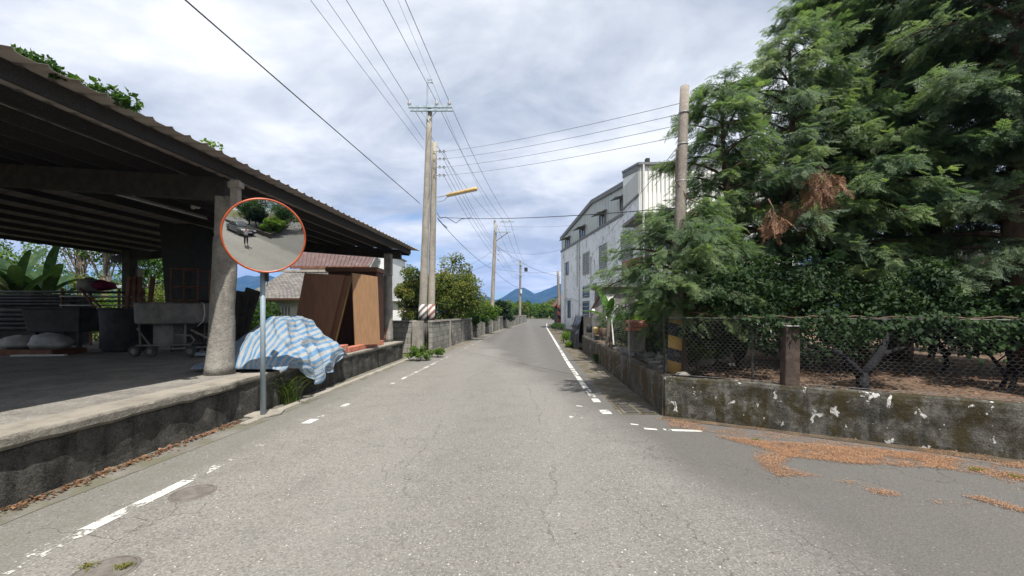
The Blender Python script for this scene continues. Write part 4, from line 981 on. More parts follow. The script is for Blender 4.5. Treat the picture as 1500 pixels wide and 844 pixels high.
wire('thin cable from the second pole to the near corner of the white building', P(729, 365, Y2), Vector((5.22, 42.5, P(0, 364.5, 42.5).z)), .010, .5)
wire('thin cable passing left of the second pole towards the trees', P(721, 368, Y2), P(668, 394, 52), .010, .3)
wire('faint line leaving the second pole to the left over the trees', P(721, 385, Y2), P(640, 405, 60), .010, .4)
wire('faint line from the second pole to the white building below the others', P(727, 394, Y2), Vector((5.3, 42.5, P(0, 396, 42.5).z)), .009, .3)
wire('thin guy line slanting from the bare pole down over the white building', bot5.lerp(top5, .83), P(868, 372, 33), .006, .0)
# coil of slack cable below the lamp
MB().tube([P(640, 312, YA-.2), P(645, 320, YA-.3), P(652, 318, YA-.3), P(660, 322, YA-.3), P(668, 327, YA-.2), P(675, 321, YA-.2), P(690, 319, YA-.2)], .014, 5).tube([P(641, 320, YA-.2), P(648, 328, YA-.3), P(655, 334, YA-.3)], .02, 5).build('slack_cable', MT['wire'], tB)
# ================================================================== RIGHT WALLS AND FENCE
def wall_strip(name, label, p0, p1, h0, h1, th, mat, seed, z0=0.0, back=(0, 1)):
    p0, p1 = Vector(p0), Vector(p1); d = (p1-p0); L = d.length; d.normalize(); nrm = Vector((-d.y, d.x, 0))
    if nrm.dot(Vector((*back, 0))) < 0: nrm = -nrm
    n = int(L/.07); nz_ = 12; mb = MB(); w = nz_+4
    for i in range(n+1):
        t = i/n; c = p0+d*L*t; h = h0+(h1-h0)*t+.012*noise.noise(c*1.3)
        for j in range(nz_+1):
            z = z0+(h-z0)*j/nz_; o_ = .02*noise.fractal(Vector((c.x*2+seed, c.y*2, z*3)), 1, 2, 5)-.012*(j == nz_)
            mb.v.append(tuple(c-nrm*o_+Vector((0, 0, z))))
        mb.v.append(tuple(c+nrm*.03+Vector((0, 0, h+.012)))); mb.v.append(tuple(c+nrm*(th-.02)+Vector((0, 0, h+.010)))); mb.v.append(tuple(c+nrm*th+Vector((0, 0, z0))))
    for i in range(n):
        for j in range(w-1): a = i*w+j; mb.f.append((a, a+1, a+w+1, a+w))
    mb.f.append(tuple(range(w))); mb.f.append(tuple(n*w+k for k in range(w-1, -1, -1)))
    return prop(mb.build(name, mat, smooth=False), label, 'wall')
E1 = Vector((side_x(-6), -6, 0))
wall_strip('corner_wall', 'low mossy concrete wall with flaked white paint patches along the side road', (2.36, 6.33, 0), tuple(E1), .60, .56, .2, MT['rwall'], 1, back=(.5, .86))
wall_strip('roadside_wall', 'low brown mossy concrete wall beside the right gutter under the wire fence', (2.335, 6.36, 0), (3.0, 17.6, 0), .60, .60, .18, MT['rwall2'], 5, back=(1, 0))
# wall across the side road, out of the picture but seen in the mirror
c0 = Vector((3.7, -1.8, 0)); c1 = c0+Vector((3.2, -1.92, 0)).normalized()*16
wall_strip('hedge_wall', 'low mossy wall on the near side of the side road, seen in the mirror', tuple(c0), tuple(c1), .55, .55, .2, MT['rwall2'], 9, back=(-.5, -.86))
wall_strip('hedge_wall', 'low mossy wall running back along the main road past the car, seen in the mirror', (3.72, -1.85, 0), (4.6, -16, 0), .55, .55, .2, MT['rwall2'], 11, back=(1, 0))
mb = MB(); n_ = 60
for i in range(n_+1):
    t_ = i/n_; p = Vector((2.34, 6.335, .006)).lerp(Vector((side_x(-4)-.02, -4, .006)), t_); w_ = .16+.10*noise.fractal(Vector((i*.35, 0, 0)), 1, 2, 4)
    mb.v += [tuple(p), tuple(p-Vector((.51, .86, 0))*max(.04, w_))]
for i in range(n_): a = i*2; mb.f.append((a, a+1, a+3, a+2))
prop(mb.build('dirt_strip', MT['dirt']), kind='structure')
# orchard floor behind the walls
mb = MB()
def OZ(x, y): return .40+.05*noise.noise(Vector((x*.5, y*.5, 0)))+.03*noise.noise(Vector((x*2, y*2, 4)))
xs = np.arange(2.0, 46, .6); ys = np.arange(-14, 60, .6)
idx = {}
for i, x in enumerate(xs):
    for j, y in enumerate(ys):
        if (y < 6.34 and x < side_x(y)+.15) or (y >= 6.3 and x < (lerp(WALL_R, y) if y < 17.6 else 3.0+(y-17.6)*.05+.9)+.10): continue
        idx[i, j] = len(mb.v); mb.v.append((x, y, OZ(x, y)))
for (i, j) in list(idx):
    k = [idx.get(q) for q in ((i, j), (i+1, j), (i+1, j+1), (i, j+1))]
    if None not in k: mb.f.append(tuple(k))
prop(mb.build('orchard_ground', MT['orchard'], smooth=True), kind='structure')
mb = MB()      # strip of soil tight against the back of the walls
for (a, b_) in (((2.40, 6.5), (3.12, 17.6)),):
    mb.quad((a[0], a[1], .42), (a[0]+1, a[1], .40), (b_[0]+1, b_[1], .40), (b_[0], b_[1], .42))
mb.quad((2.45, 6.45, .43), (side_x(-6)+.1, -5.9, .43), (side_x(-6)+.9, -5.2, .40), (3.3, 7.2, .40))
prop(mb.build('orchard_soil', MT['orchard']), kind='structure')
# concrete post, fence posts, mesh
def wall_pt(px, off=.1):
    k = (px-750)/FOC; y = (2.33+6.34*1.667)/(k+1.667); return Vector((k*y, y, 0))+Vector((.51, .86, 0))*off
q = wall_pt(1158, .12); mb = MB(); mb.hexa([(q.x-.11, q.y-.06, .5), (q.x+.09, q.y-.09, .5), (q.x+.1, q.y+.07, .5), (q.x-.1, q.y+.09, .5)], [(q.x-.085, q.y-.06, 1.46), (q.x+.095, q.y-.08, 1.46), (q.x+.1, q.y+.07, 1.45), (q.x-.08, q.y+.09, 1.45)])
prop(mb.build('fence_post', MT['dpost'], bevel=.02, jitter=.015), 'square brown concrete fence post standing on the mossy corner wall', 'post', 'fence posts')
mb = MB(); mb.tube([(q.x-.1, q.y-.1, 1.42), (q.x+.1, q.y-.12, 1.42), (q.x+.12, q.y+.08, 1.43), (q.x-.1, q.y+.1, 1.43), (q.x-.1, q.y-.1, 1.42)], .006, 5); prop(mb.build('tie_wire', MT['pvc']), 'loop of pale wire tied round the top of the brown post', 'wire')
def post(px, py, Y, z0, lab, r=.022, mat='steel'):
    p = P(px, py, Y); mb = MB(); mb.tube([(p.x, Y, z0), (p.x, Y, p.z)], r, 8); return prop(mb.build('fence_post', MT[mat]), lab, 'post', 'fence posts')
post(973, 452, 6.6, .55, 'thin dark fence post at the corner of the two walls', .016, 'black')
w9 = wall_pt(1102, .14); post(1102, 470, w9.y, .45, 'thin dark iron fence post left of the brown concrete post', .018, 'black')
post(922, 458, 8.8, .55, 'thin fence post with a pale bottle on top, nearer one', .014); post(868, 455, 14.6, .55, 'thin fence post with a pale bottle on top, farther one', .016)
post(895, 455, 10.9, .55, 'thin rusty fence post between the two bottle posts', .014, 'rust')
def bottle(px, py0, py1, Y, lab):
    a, b_ = P(px, py1, Y), P(px, py0, Y); h = b_.z-a.z; r = h*.36
    mb = MB(); mb.lathe([(r*.75, 0), (r, h*.05), (r*1.05, h*.5), (r*.9, h*.9), (r*.5, h), (.001, h*1.0)], a, 14); prop(mb.build('plastic_bottle', MT['pvc'], smooth=True), lab, 'bottle', 'upturned bottles on fence posts')
bottle(922, 446, 459, 8.8, 'larger pale upturned bottle on the nearer thin fence post'); bottle(869, 452.5, 460, 14.6, 'smaller pale upturned bottle on the farther thin fence post')
def mesh_fence(name, label, p0, p1, z0, z1, cell, r=.0016, sagf=.03):
    p0, p1 = Vector(p0), Vector(p1); d = p1-p0; L = d.length; d.normalize(); nrm = Vector((-d.y, d.x, 0)); H = z1-z0; V = []
    ang = 1.15
    def pt(s, h): return p0+d*s+Vector((0, 0, z0+h))+nrm*(.05*noise.noise(Vector((s*1.1, h*2, 2))))
    def seg(a, b_):
        t = (b_-a).normalized(); u = t.cross(nrm).normalized()*r
        V.append([a-u, b_-u, b_+u, a+u])
        V.append([a-nrm*r, b_-nrm*r, b_+nrm*r, a+nrm*r])
    # hexagonal netting: rows of cells
    w = cell; hh = cell*.58; nr = int(H/(hh*2)); nc = int(L/w)
    for i in range(nc):
        for j in range(nr*2):
            s = i*w+(w/2 if j % 2 else 0); h = j*hh
            if h+hh > H: continue
            if rnd.random() < .01: continue
            seg(pt(s, h), pt(s, h+hh*.5)); seg(pt(s, h+hh*.5), pt(s+w/2, h+hh)); seg(pt(s, h+hh*.5), pt(s-w/2, h+hh))
    a = np.array([[tuple(q) for q in qd] for qd in V])
    t = thing(name, label, 'fence', p0); quads_object('netting', a, MT['fence'], t)
    mb = MB()
    for h in (.02, H-.01):
        mb.tube([pt(L*k/24, h) for k in range(25)], .0035, 5)
    mb.build('straining_wire', MT['fence'], t)
    return t
mesh_fence('netting_fence', 'hexagonal wire netting fence on the wall facing the side road', tuple(wall_pt(975, .10)), tuple(wall_pt(1640, .10)), .62, 1.53, .065, .0014)
mesh_fence('netting_fence', 'wire netting fence on the roadside wall running towards the white building', (2.44, 6.5, 0), (3.05, 17.4, 0), .60, 1.42, .085, .0019)
mb = MB(); s = blob(P(1000, 549, 6.55), (.10, .08, .045), 2.2, 20); prop(s.build('stone', MT['stone'], smooth=True), 'flat rounded stone resting on the wall corner beside the banded pole', 'stone')
# drain grate
gr = thing('drain_grate', 'row of dark slotted drain covers in the gutter by the wall corner', 'drain', (2.1, 6.6, .004))
mb = MB(); mb.box((2.03, 6.75, .01), (.52, .62, .016), rz=-.05); mb.build('cover', MT['rgutter'], gr, bevel=.004)
mb = MB()
for i in range(2):
    for j in range(6): mb.box((1.90+i*.25, 6.48+j*.11, .0195), (.20, .055, .004), rz=-.05)
mb.build('slot', MT['black'], gr)
for k, (px, py, lab) in enumerate(((283, 722, 'rusty round manhole cover half buried beside the white edge line'), (152, 838, 'rusty round manhole cover with weeds at the bottom left of the photo'))):
    q = G(px, py); t = thing('manhole_cover', lab, 'manhole cover', q, 'manhole covers')
    mb = MB(); mb.lathe([(.15, .001), (.15, .006), (.13, .007), (.126, .004), (.10, .004), (.096, .007), (.07, .007), (.066, .004), (.04, .004), (.036, .007), (.001, .007)], q, 40); mb.build('lid', MT['iron'], t)
    mb = MB(); mb.lathe([(.154, .001), (.154, .006), (.168, .006), (.175, .001)], q, 40); mb.f = [f for f in mb.f if len(f) == 4]; mb.build('frame', MT['iron'], t)

# ================================================================== WHITE BUILDING
def fx(px):                                   # facade line seen at column px
    y = 10.574/((px-750)/FOC+.126); return y
FD = Vector((-.126, 1, 0)).normalized(); FN = Vector((-FD.y, FD.x, 0)); FN = -FN if FN.x > 0 else FN      # outwards to the road
def F(Y, out, z): return Vector((7.5-.126*(Y-24.4), Y, z))+FN*out
def fz(px, py): return EYE+(HZ-py)/FOC*fx(px)
bd = thing('white_building', 'three storey building with peeling white render and grey metal clad gable', 'building', (6, 33, 0))
YN, YF = 22.6, 43.0
BK = Vector((.992, .125, 0))*9.0
ZT = 8.0                                       # trim between render and cladding
def slab(y0, y1, o0, o1, z0, z1):
    a, b_, c_, d_ = F(y0, o1, 0), F(y1, o1, 0), F(y1, o0, 0), F(y0, o0, 0); m = MB()
    pts = [a, d_, c_, b_]
    return m.hexa([p+Vector((0, 0, z0)) for p in pts], [p+Vector((0, 0, z1)) for p in pts])
slab(YN, YF, -9, 0, 0, ZT-.09).build('wall', MT['white'], bd)
slab(YN-.05, YF+.06, -.3, .07, ZT-.09, ZT+.10).build('trim', MT['trim'], bd)
# gable end clad in metal, outline from eave to the loft
gp_ = [(YF, ZT+.1), (YF, fz(822, 350)), (fx(867), fz(867, 296.5)), (fx(914), fz(914, 270)), (25.0, fz(914, 270)), (25.0, ZT+.1)]
MB().prism([F(y, -.04, z) for y, z in gp_], -FN*8.5).build('gable_cladding', MT['clad'], bd)
mb = MB()
yy = 25.2
while yy < YF:
    za_ = lerp(sorted([(y, z) for y, z in gp_[1:5]]), yy)
    mb.v += []; a = F(yy, -.04, ZT+.12); mb.box((a+Vector((0, 0, (za_-ZT-.2)/2))), (.03, .035, za_-ZT-.22), rz=.126); yy += .6
mb.build('cladding_rib', MT['clad'], bd)
rp_ = [(YF+.15, fz(822, 349)), (fx(867), fz(867, 295)), (fx(914), fz(914, 268)), (24.98, fz(914, 268))]
mb = MB()
for (y0, z0), (y1, z1) in zip(rp_, rp_[1:]):
    pts = [F(y0, .10, z0-.22), F(y1, .10, z1-.22), F(y1, .10, z1+.1), F(y0, .10, z0+.1)]; mb.prism(pts, -FN*8.9)
mb.build('roof', MT['trim'], bd)
# loft box cantilevered towards the viewer
LX = 6.78
def lf(y0, y1, x0, x1, z0, z1): return MB().box(((x0+x1)/2, (y0+y1)/2, (z0+z1)/2), (x1-x0, y1-y0, z1-z0))
def lslope(y0, y1, x0, x1, z0, za, zb): return MB().hexa([(x0, y0, z0), (x1, y0, z0), (x1, y1, z0), (x0, y1, z0)], [(x0, y0, za), (x1, y0, za), (x1, y1, zb), (x0, y1, zb)])
lslope(21.9, 25.0, LX, 13.5, 7.95, 9.5, 10.1).build('loft_cladding', MT['cladw'], bd)
lf(21.93, 25.0, LX+.03, 13.4, 6.95, 7.95).build('loft_parapet', MT['white'], bd)
lf(21.86, 21.93, LX+.0, 13.5, 6.95, 7.97).build('loft_cladding', MT['cladw'], bd)
lf(21.8, 25.0, LX-.05, 13.5, 6.78, 6.95).build('loft_floor_slab', MT['greyp'], bd)
MB().hexa([(LX-.07, 21.75, 9.47), (13.6, 21.75, 9.47), (13.6, 25.05, 10.11), (LX-.07, 25.05, 10.11)], [(LX-.07, 21.75, 9.6), (13.6, 21.75, 9.6), (13.6, 25.05, 10.24), (LX-.07, 25.05, 10.24)]).build('loft_roof', MT['trim'], bd)
MB().hexa([(LX-.04, 21.85, 9.2), (LX, 21.85, 9.2), (LX, 25, 9.8), (LX-.04, 25, 9.8)], [(LX-.04, 21.85, 9.46), (LX, 21.85, 9.46), (LX, 25, 10.08), (LX-.04, 25, 10.08)]).build('fascia', MT['trim'], bd)
lf(21.85, 25.0, LX-.03, LX+.0, 7.88, 7.99).build('fascia', MT['trim'], bd)
mb = MB()
for i in range(30): mb.box((LX+.06+i*.225, 21.85, 8.22), (.03, .03, 2.5))
mb.build('cladding_rib', MT['clad'], bd)
mb = MB()
for i in range(14): mb.box((LX-.012, 22.0+i*.22, 8.6), (.025, .03, 1.2))
mb.build('cladding_rib', MT['clad'], bd)
MB().tube([(LX+.22, 21.8, 9.5), (LX+.22, 21.8, 2.2)], .055, 10).build('downpipe', MT['pvc'], bd)
MB().box((LX+.45, 21.9, 9.72), (.2, .25, .2)).build('roof_vent', MT['black'], bd)
MB().box((LX+1.9, 21.88, 6.62), (.34, .12, .16)).build('outdoor_lamp', MT['pvc'], bd)
# windows on the facade: (px0, px1, top, bottom, kind)
def window(px0, px1, py0, py1, kind):
    y1, y0 = fx(px0), fx(px1); pm = (px0+px1)/2; z1, z0 = fz(pm, py0), fz(pm, py1)
    fr = MB()
    for (a, b_, c_, d_) in ((y0, y0+.07, z0, z1), (y1-.07, y1, z0, z1), (y0+.07, y1-.07, z0, z0+.07), (y0+.07, y1-.07, z1-.07, z1)):
        s_ = slab(a, b_, -.02, .05, c_, d_); i = len(fr.v); fr.v += s_.v; fr.f += [tuple(i+k for k in f) for f in s_.f]
    w_ = fr.build('window', MT['louvre'] if kind == 'louvre' else MT['trim'], bd)
    slab(y0+.05, y1-.05, .0, .006, z0+.05, z1-.05).build('pane', MT['glass'], w_)
    if kind == 'louvre':
        lv = MB(); n = int((z1-z0-.14)/.13); mid = (y0+y1)/2
        for (a, b_) in ((y0+.07, mid-.03), (mid+.03, y1-.07)):
            for k in range(n):
                z = z0+.09+k*.13; p = [F(a, .012, z+.085), F(a, .05, z), F(b_, .05, z), F(b_, .012, z+.085)]; i = len(lv.v)
                lv.v += [tuple(q) for q in p]+[tuple(q+Vector((0, 0, .018))) for q in p]; lv.f += [tuple(i+k2 for k2 in f) for f in ((3, 2, 1, 0), (4, 5, 6, 7), (0, 1, 5, 4), (1, 2, 6, 5), (2, 3, 7, 6), (3, 0, 4, 7))]
        s_ = slab(mid-.03, mid+.03, 0, .055, z0+.07, z1-.07); i = len(lv.v); lv.v += s_.v; lv.f += [tuple(i+k for k in f) for f in s_.f]
        lv.build('shutter', MT['louvre'], w_)
    if kind == 'awning':
        s_ = MB().hexa([F(y0-.3, 0, z1+.05), F(y1+.2, 0, z1+.05), F(y1+.2, .62, z1-.12), F(y0-.3, .62, z1-.12)][::-1], [F(y0-.3, 0, z1+.12), F(y1+.2, 0, z1+.12), F(y1+.2, .62, z1-.06), F(y0-.3, .62, z1-.06)][::-1]); s_.build('awning', MT['trim'], w_)
        slab((y0+y1)/2-.03, (y0+y1)/2+.03, 0, .05, z0+.05, z1-.05).build('mullion', MT['louvre'], w_)
    if kind == 'bars':
        gm = MB()
        for k in range(4): z = z0+(z1-z0)*(k+.5)/4; s_ = slab(y0-.1, y1+.1, .12, .15, z, z+.03); i = len(gm.v); gm.v += s_.v; gm.f += [tuple(i+k2 for k2 in f) for f in s_.f]
        gm.build('bars', MT['pvc'], w_)
for a in ((878.5, 886.5, 313, 330, 'awning'), (849.5, 856.5, 334, 348, 'awning'), (828.5, 834, 349.5, 362, 'awning'), (908.5, 913.5, 290, 308, 'awning'),
          (878, 889.5, 358, 398, 'louvre'), (854, 863.5, 370, 402, 'louvre'), (910, 927, 341, 381, 'louvre'), (829.3, 833, 384, 403, 'plain'),
          (831.8, 836, 440, 466, 'plain'), (854, 863.5, 419, 436, 'bars'), (854, 863, 441, 464, 'bars'), (869, 874, 415, 424, 'plain')): window(*a)
for px, y0_, y1_ in ((849, 354, 470), (846, 356, 420), (866, 376, 420), (828, 385, 480)):
    Y = fx(px); MB().tube([F(Y, .06, EYE+(HZ-y1_)/FOC*Y), F(Y, .06, EYE+(HZ-y0_)/FOC*Y)], .05, 8).build('downpipe', MT['pvc'], bd)
MB().tube([F(fx(827), .08, fz(827, 441)), F(fx(832), .12, fz(832, 437)), F(fx(840), .12, fz(840, 437)), F(fx(848), .08, fz(848, 441))], .04, 6).build('cable_conduit', MT['pvc'], bd)
slab(fx(950), fx(913), -.3, .10, fz(930, 405), fz(930, 379)).build('brick_balcony', MT['brick'], bd)
slab(fx(955), fx(911), -.3, .25, fz(930, 414), fz(930, 406)).build('balcony_slab', MT['greyp'], bd)
# lean-to stair and annex in front of the near end
an = thing('cement_annex', 'grey cement annex with dark sloping stair roof in front of the white building', 'annex', (6.6, 23, 0))
ya = 22.0; a, b_ = P(885, 421, ya), P(946, 421, ya)
lf(ya, 24.5, a.x, b_.x+2.0, 0, a.z).build('annex_wall', MT['greyp'], an)
lf(ya-.3, 24.5, a.x-.25, b_.x+2.2, a.z, a.z+.12).build('annex_roof', MT['greyp'], an)
q0, q1 = P(866, 458, ya+1.4), P(884, 419, ya)
MB().hexa([q0+Vector((-.1, -.2, -.1)), q1+Vector((.0, -.2, -.1)), q1+Vector((.3, 1.1, -.1)), q0+Vector((.2, 1.1, -.1))], [q0+Vector((-.1, -.2, .12)), q1+Vector((.0, -.2, .12)), q1+Vector((.3, 1.1, .12)), q0+Vector((.2, 1.1, .12))]).build('stair_roof', MT['rust'], an)
MB().prism([P(868, 458, ya+.3), P(868, 482, ya+.3), P(886, 482, ya+.1), P(886, 424, ya+.1)], (.1, 1.2, 0)).build('annex_wall', MT['greyp'], an)
a, b_ = P(888, 454, ya-.04), P(900, 431, ya-.04); MB().box(((a.x+b_.x)/2, ya-.03, (.9+b_.z)/2), (b_.x-a.x, .06, b_.z-.9)).build('door', MT['offwhite'], an, bevel=.01)
MB().box(((a.x+b_.x)/2+1.05, ya-.02, 1.7), (.5, .05, 1.9)).build('door', MT['dark'], an)
MB().tube([P(890, 419, ya), P(897, 408, ya), P(896, 419, ya)], .03, 6).build('roof_pipe', MT['rust'], an)
# rusty lean-to shed beyond the far corner
rs = thing('rusty_shed', 'small shed with rusty sloping roof beyond the far corner of the white building', 'shed', (6, 48, 0))
p = P(812, 450, 50); q = P(823, 435, 50)
MB().box((p.x+1.0, 50.5, 1.3), (1.5, 4, 2.6)).build('wall', MT['dark'], rs)
MB().hexa([(p.x-.1, 48.2, p.z), (q.x+.8, 48.2, q.z+1.2), (q.x+.8, 53, q.z+1.2), (p.x-.1, 53, p.z)], [(p.x-.1, 48.2, p.z+.1), (q.x+.8, 48.2, q.z+1.3), (q.x+.8, 53, q.z+1.3), (p.x-.1, 53, p.z+.1)]).build('roof', MT['rust'], rs)
# things along the right verge
q = P(848, 470, 17.9); s = MB(); NU = 22
for i in range(NU+1):
    for j in range(19):
        u, v_ = i/NU, j/18; y = 17.5+1.9*u; z = 1.45*(1-v_)+.06*noise.noise(Vector((u*5, v_*4, 0))); x = 2.98+.04*u-.10*math.sin(v_*2.6)-.12*v_+.07*math.sin(u*16+v_*2)*(0.3+v_)+.05*noise.fractal(Vector((u*6, v_*6, 3)), 1, 2, 4)
        s.v.append((x, y, max(.05, z)))
for i in range(NU):
    for j in range(18): a = i*19+j; s.f.append((a, a+1, a+20, a+19))
for i in range(NU+1):
    s.v.append((3.25, 17.5+1.9*i/NU, 1.4))
n0 = (NU+1)*19
for i in range(NU): s.f.append((i*19, (i+1)*19, n0+i+1, n0+i))
o = s.build('black_plastic_sheet', MT['plast'], smooth=True); o.modifiers.new('t', 'SOLIDIFY').thickness = .01
prop(o, 'shiny black plastic sheet draped over the far end of the roadside wall', 'plastic sheet')
MB().box((3.2, 18.4, .7), (.3, 1.8, 1.4)).build('crate_row', MT['dark'])
prop(bpy.data.objects['crate_row'], 'dark row of crates hidden under the black plastic sheet', 'crates')
q = G(843, 499); s = blob((q.x+.1, q.y, .5), (.20, .20, .62), 7.7, 22); prop(s.build('tree_stump', MT['barkp'], smooth=True, jitter=.03), 'pale brown tree stump beside the black plastic sheet', 'stump')
q = G(852, 512); s = blob((q.x+.02, q.y+.2, .14), (.16, .12, .13), 2.9, 20); prop(s.build('white_bag', MT['sack'], smooth=True), 'small white rubbish bag at the foot of the roadside wall end', 'bag')
s = MB()
for i, (dx, dz, l) in enumerate(((0, 0, .42), (.03, .085, .40), (-.02, .17, .36))): s.box(P(932, 476, 9.2)+Vector((dx, 0, dz-.1)), (l, .2, .075), rz=.05*i)
prop(s.build('roof_tile_stack', MT['redblock'], bevel=.01), 'stack of orange red tiles behind the roadside netting', 'tiles')
s = MB(); s.box(P(932, 501, 9.35), (.36, .16, .45)); prop(s.build('cement_block', MT['stone'], bevel=.02), 'grey cement block holding up the orange red tiles', 'block')
s = MB(); s.tube([P(884, 452, 12), P(884, 500, 12)], .03, 8); s = MB()
arch = [P(899, 505, 10.2), P(896, 470, 10.4), P(897, 458, 10.8), P(905, 448, 11.2), P(912, 447, 11.6)]
prop(MB().tube(arch, .018, 8).build('pipe_arch', MT['pvc']), 'bent white plastic pipe rising behind the roadside netting', 'pipe')
for k, (px, py, Y, sx, mt, lab) in enumerate(((873, 484, 13.4, .10, 'yellow', 'yellow plastic jug hanging behind the netting'), (883, 487, 12.6, .13, 'bark', 'dull brown basin behind the netting'), (864, 482, 14.8, .13, 'vat', 'grey bucket behind the netting near the plastic sheet'))):
    p = P(px, py, Y); mb = MB(); mb.lathe([(sx*.7, -sx), (sx*.9, -sx*.9), (sx, sx*.6), (sx*.85, sx), (sx*.3, sx*1.1), (.001, sx*1.1)], p, 16); prop(mb.build(['plastic_jug', 'basin', 'bucket'][k], MT[mt], smooth=True), lab, ['jug', 'basin', 'bucket'][k])
# rubble heap behind roadside fence
V = []
mb = MB(); r2 = random.Random(3)
for i in range(260):
    y = r2.uniform(7.6, 13.5); x = 2.75+.06*(y-6.4)+abs(r2.gauss(0, .75)); z = .42+.65*math.exp(-((x-3.9)/.8)**2-((y-9.8)/2.2)**2)*r2.uniform(.5, 1)
    s_ = r2.uniform(.05, .15); mb.box((x, y, z), (s_*1.6, s_, s_*.6), M=Matrix.Rotation(r2.uniform(0, 3), 4, 'Z') @ Matrix.Rotation(r2.uniform(-.6, .6), 4, 'X'))
prop(mb.build('rubble', MT['stone'], jitter=.03), 'grey stones and broken tiles heaped behind the roadside fence', 'rubble', kind='stuff')

# ================================================================== HOUSES ON THE LEFT
def gable_roof(name, mat, parent, x0, x1, ridge_x, y0, y1, ze, zr_, uvs=True):
    mb = MB(); mb.uv = []
    for xa, xb, za_, zb_ in ((x0, ridge_x, ze, zr_), (x1, ridge_x, ze, zr_)):
        L = math.hypot(xb-xa, zb_-za_)
        mb.quad((xa, y0, za_), (xa, y1, za_), (xb, y1, zb_), (xb, y0, zb_)); mb.uv += [(0, 0), (y1-y0, 0), (y1-y0, L), (0, L)]
    o = mb.build(name, mat, parent); o.modifiers.new('t', 'SOLIDIFY').thickness = .08; return o
def hip_plane(name, mat, parent, pts, w, L):
    mb = MB(); mb.quad(*pts); mb.uv = [(0, 0), (w, 0), (w*.8, L), (w*.15, L)]; o = mb.build(name, mat, parent); o.modifiers.new('t', 'SOLIDIFY').thickness = .09; return o
th = thing('tiled_house', 'low pale green house with grey tiled roof behind the tarpaulin', 'house', (-12, 27, 0))
YH = 24.
e0, e1 = P(352, 437, YH), P(512, 437, YH); r0_, r1_ = P(418, 398, YH+4), P(520, 402, YH+4)
MB().box(((e0.x+e1.x)/2+1.4, YH+4.6, 1.15), (e1.x-e0.x+1.0, 8, 2.5)).build('wall', MT['pale'], th)
hip_plane('roof', MT['tiles'], th, (e0, e1+Vector((1.5, 0, 0)), r1_+Vector((1.0, 0, 0)), r0_), 9, 4.6)
e2 = P(352, 437, YH+9)
hip_plane('roof', MT['tiles'], th, (e2, e0, r0_, r0_+Vector((0.3, 2, 0))), 9, 4.6)
MB().box((r0_.x+1.9, YH+4.0, r0_.z+.05), (5.0, .25, .16)).build('ridge_tiles', MT['cap'], th, jitter=.03)
MB().box(((e0.x+e1.x)/2, YH-.02, e0.z-.06), (e1.x-e0.x, .05, .1)).build('fascia', MT['cab'], th)
a, b_ = P(405, 467, YH+.58), P(424, 450, YH+.58); w_ = MB().box(((a.x+b_.x)/2, YH+.58, (a.z+b_.z)/2), (b_.x-a.x, .06, b_.z-a.z)).build('window', MT['trim'], th)
for k in range(4): MB().box((a.x+.12+k*.19, YH+.53, (a.z+b_.z)/2), (.03, .03, b_.z-a.z)).build('window_bar', MT['pvc'], w_)
rh = thing('metal_roof_house', 'house with faded rust red metal roof and pale wall behind the brown panels', 'house', (-11, 33, 0))
YR = 31.
a, b_, c_, d_ = P(425, 390, YR), P(540, 391, YR), P(552, 370, YR+4), P(428, 362, YR+4)
mb = MB(); mb.quad(a, b_, c_, d_); o = mb.build('roof', MT['redroof'], rh); o.modifiers.new('t', 'SOLIDIFY').thickness = .1
mb = MB()
for k in range(22): t_ = k/21; p = a.lerp(b_, t_)+Vector((0, 0, .03)); q = d_.lerp(c_, t_)+Vector((0, 0, .03)); mb.tube([p, q], .03, 4)
mb.build('roof_seam', MT['redroof'], rh)
MB().box(((a.x+b_.x)/2, YR-.03, a.z-.1), (b_.x-a.x, .06, .2)).build('fascia', MT['rust'], rh)
MB().box(((a.x+b_.x)/2+.2, YR+2.6, (a.z-.1)/2), (b_.x-a.x-.8, 4.6, a.z-.2)).build('wall', MT['pale'], rh)
MB().prism([b_+Vector((0, .1, 0)), c_, c_+Vector((0, 0, -1.3)), b_+Vector((0, .1, -.3))], (.12, 0, 0)).build('gable_end', MT['greyp'], rh)
wh = thing('white_house', 'flat roofed white house seen between the rust red roof and the end column', 'house', (-14, 42, 0))
a = P(546, 374, 40); b_ = P(574, 374, 40); MB().box(((a.x+b_.x)/2, 42.5, a.z/2), (b_.x-a.x, 5, a.z)).build('wall', MT['offwhite'], wh); MB().box(((a.x+b_.x)/2, 42.5, a.z+.06), (b_.x-a.x+.3, 5.3, .12)).build('roof', MT['greyp'], wh)
p = P(551, 381, 39.9); MB().lathe([(.35, -.14), (.42, -.1), (.42, .1), (.35, .14), (.001, .14)], p, 16).build('water_tank_lid', MT['steel'], wh)
lw = thing('low_house', 'low white house with dark window behind the cross wall by the end column', 'house', (-6, 22, 0))
a, b_ = P(580, 441, 23), P(612, 441, 23); MB().box(((a.x+b_.x)/2-.1, 25, a.z/2), (b_.x-a.x+.4, 4, a.z)).build('wall', MT['offwhite'], lw); MB().box(((a.x+b_.x)/2-.1, 25, a.z+.04), (b_.x-a.x+.8, 4.5, .1)).build('roof', MT['pvc'], lw)
a, b_ = P(588, 474, 22.97), P(600, 457, 22.97); w_ = MB().box(((a.x+b_.x)/2, 22.98, (a.z+b_.z)/2), (b_.x-a.x, .05, b_.z-a.z)).build('window', MT['glass'], lw)
hs = thing('house_behind_trees', 'pale house with a barred balcony glimpsed through the conifers at right', 'house', (22, 21, 0))
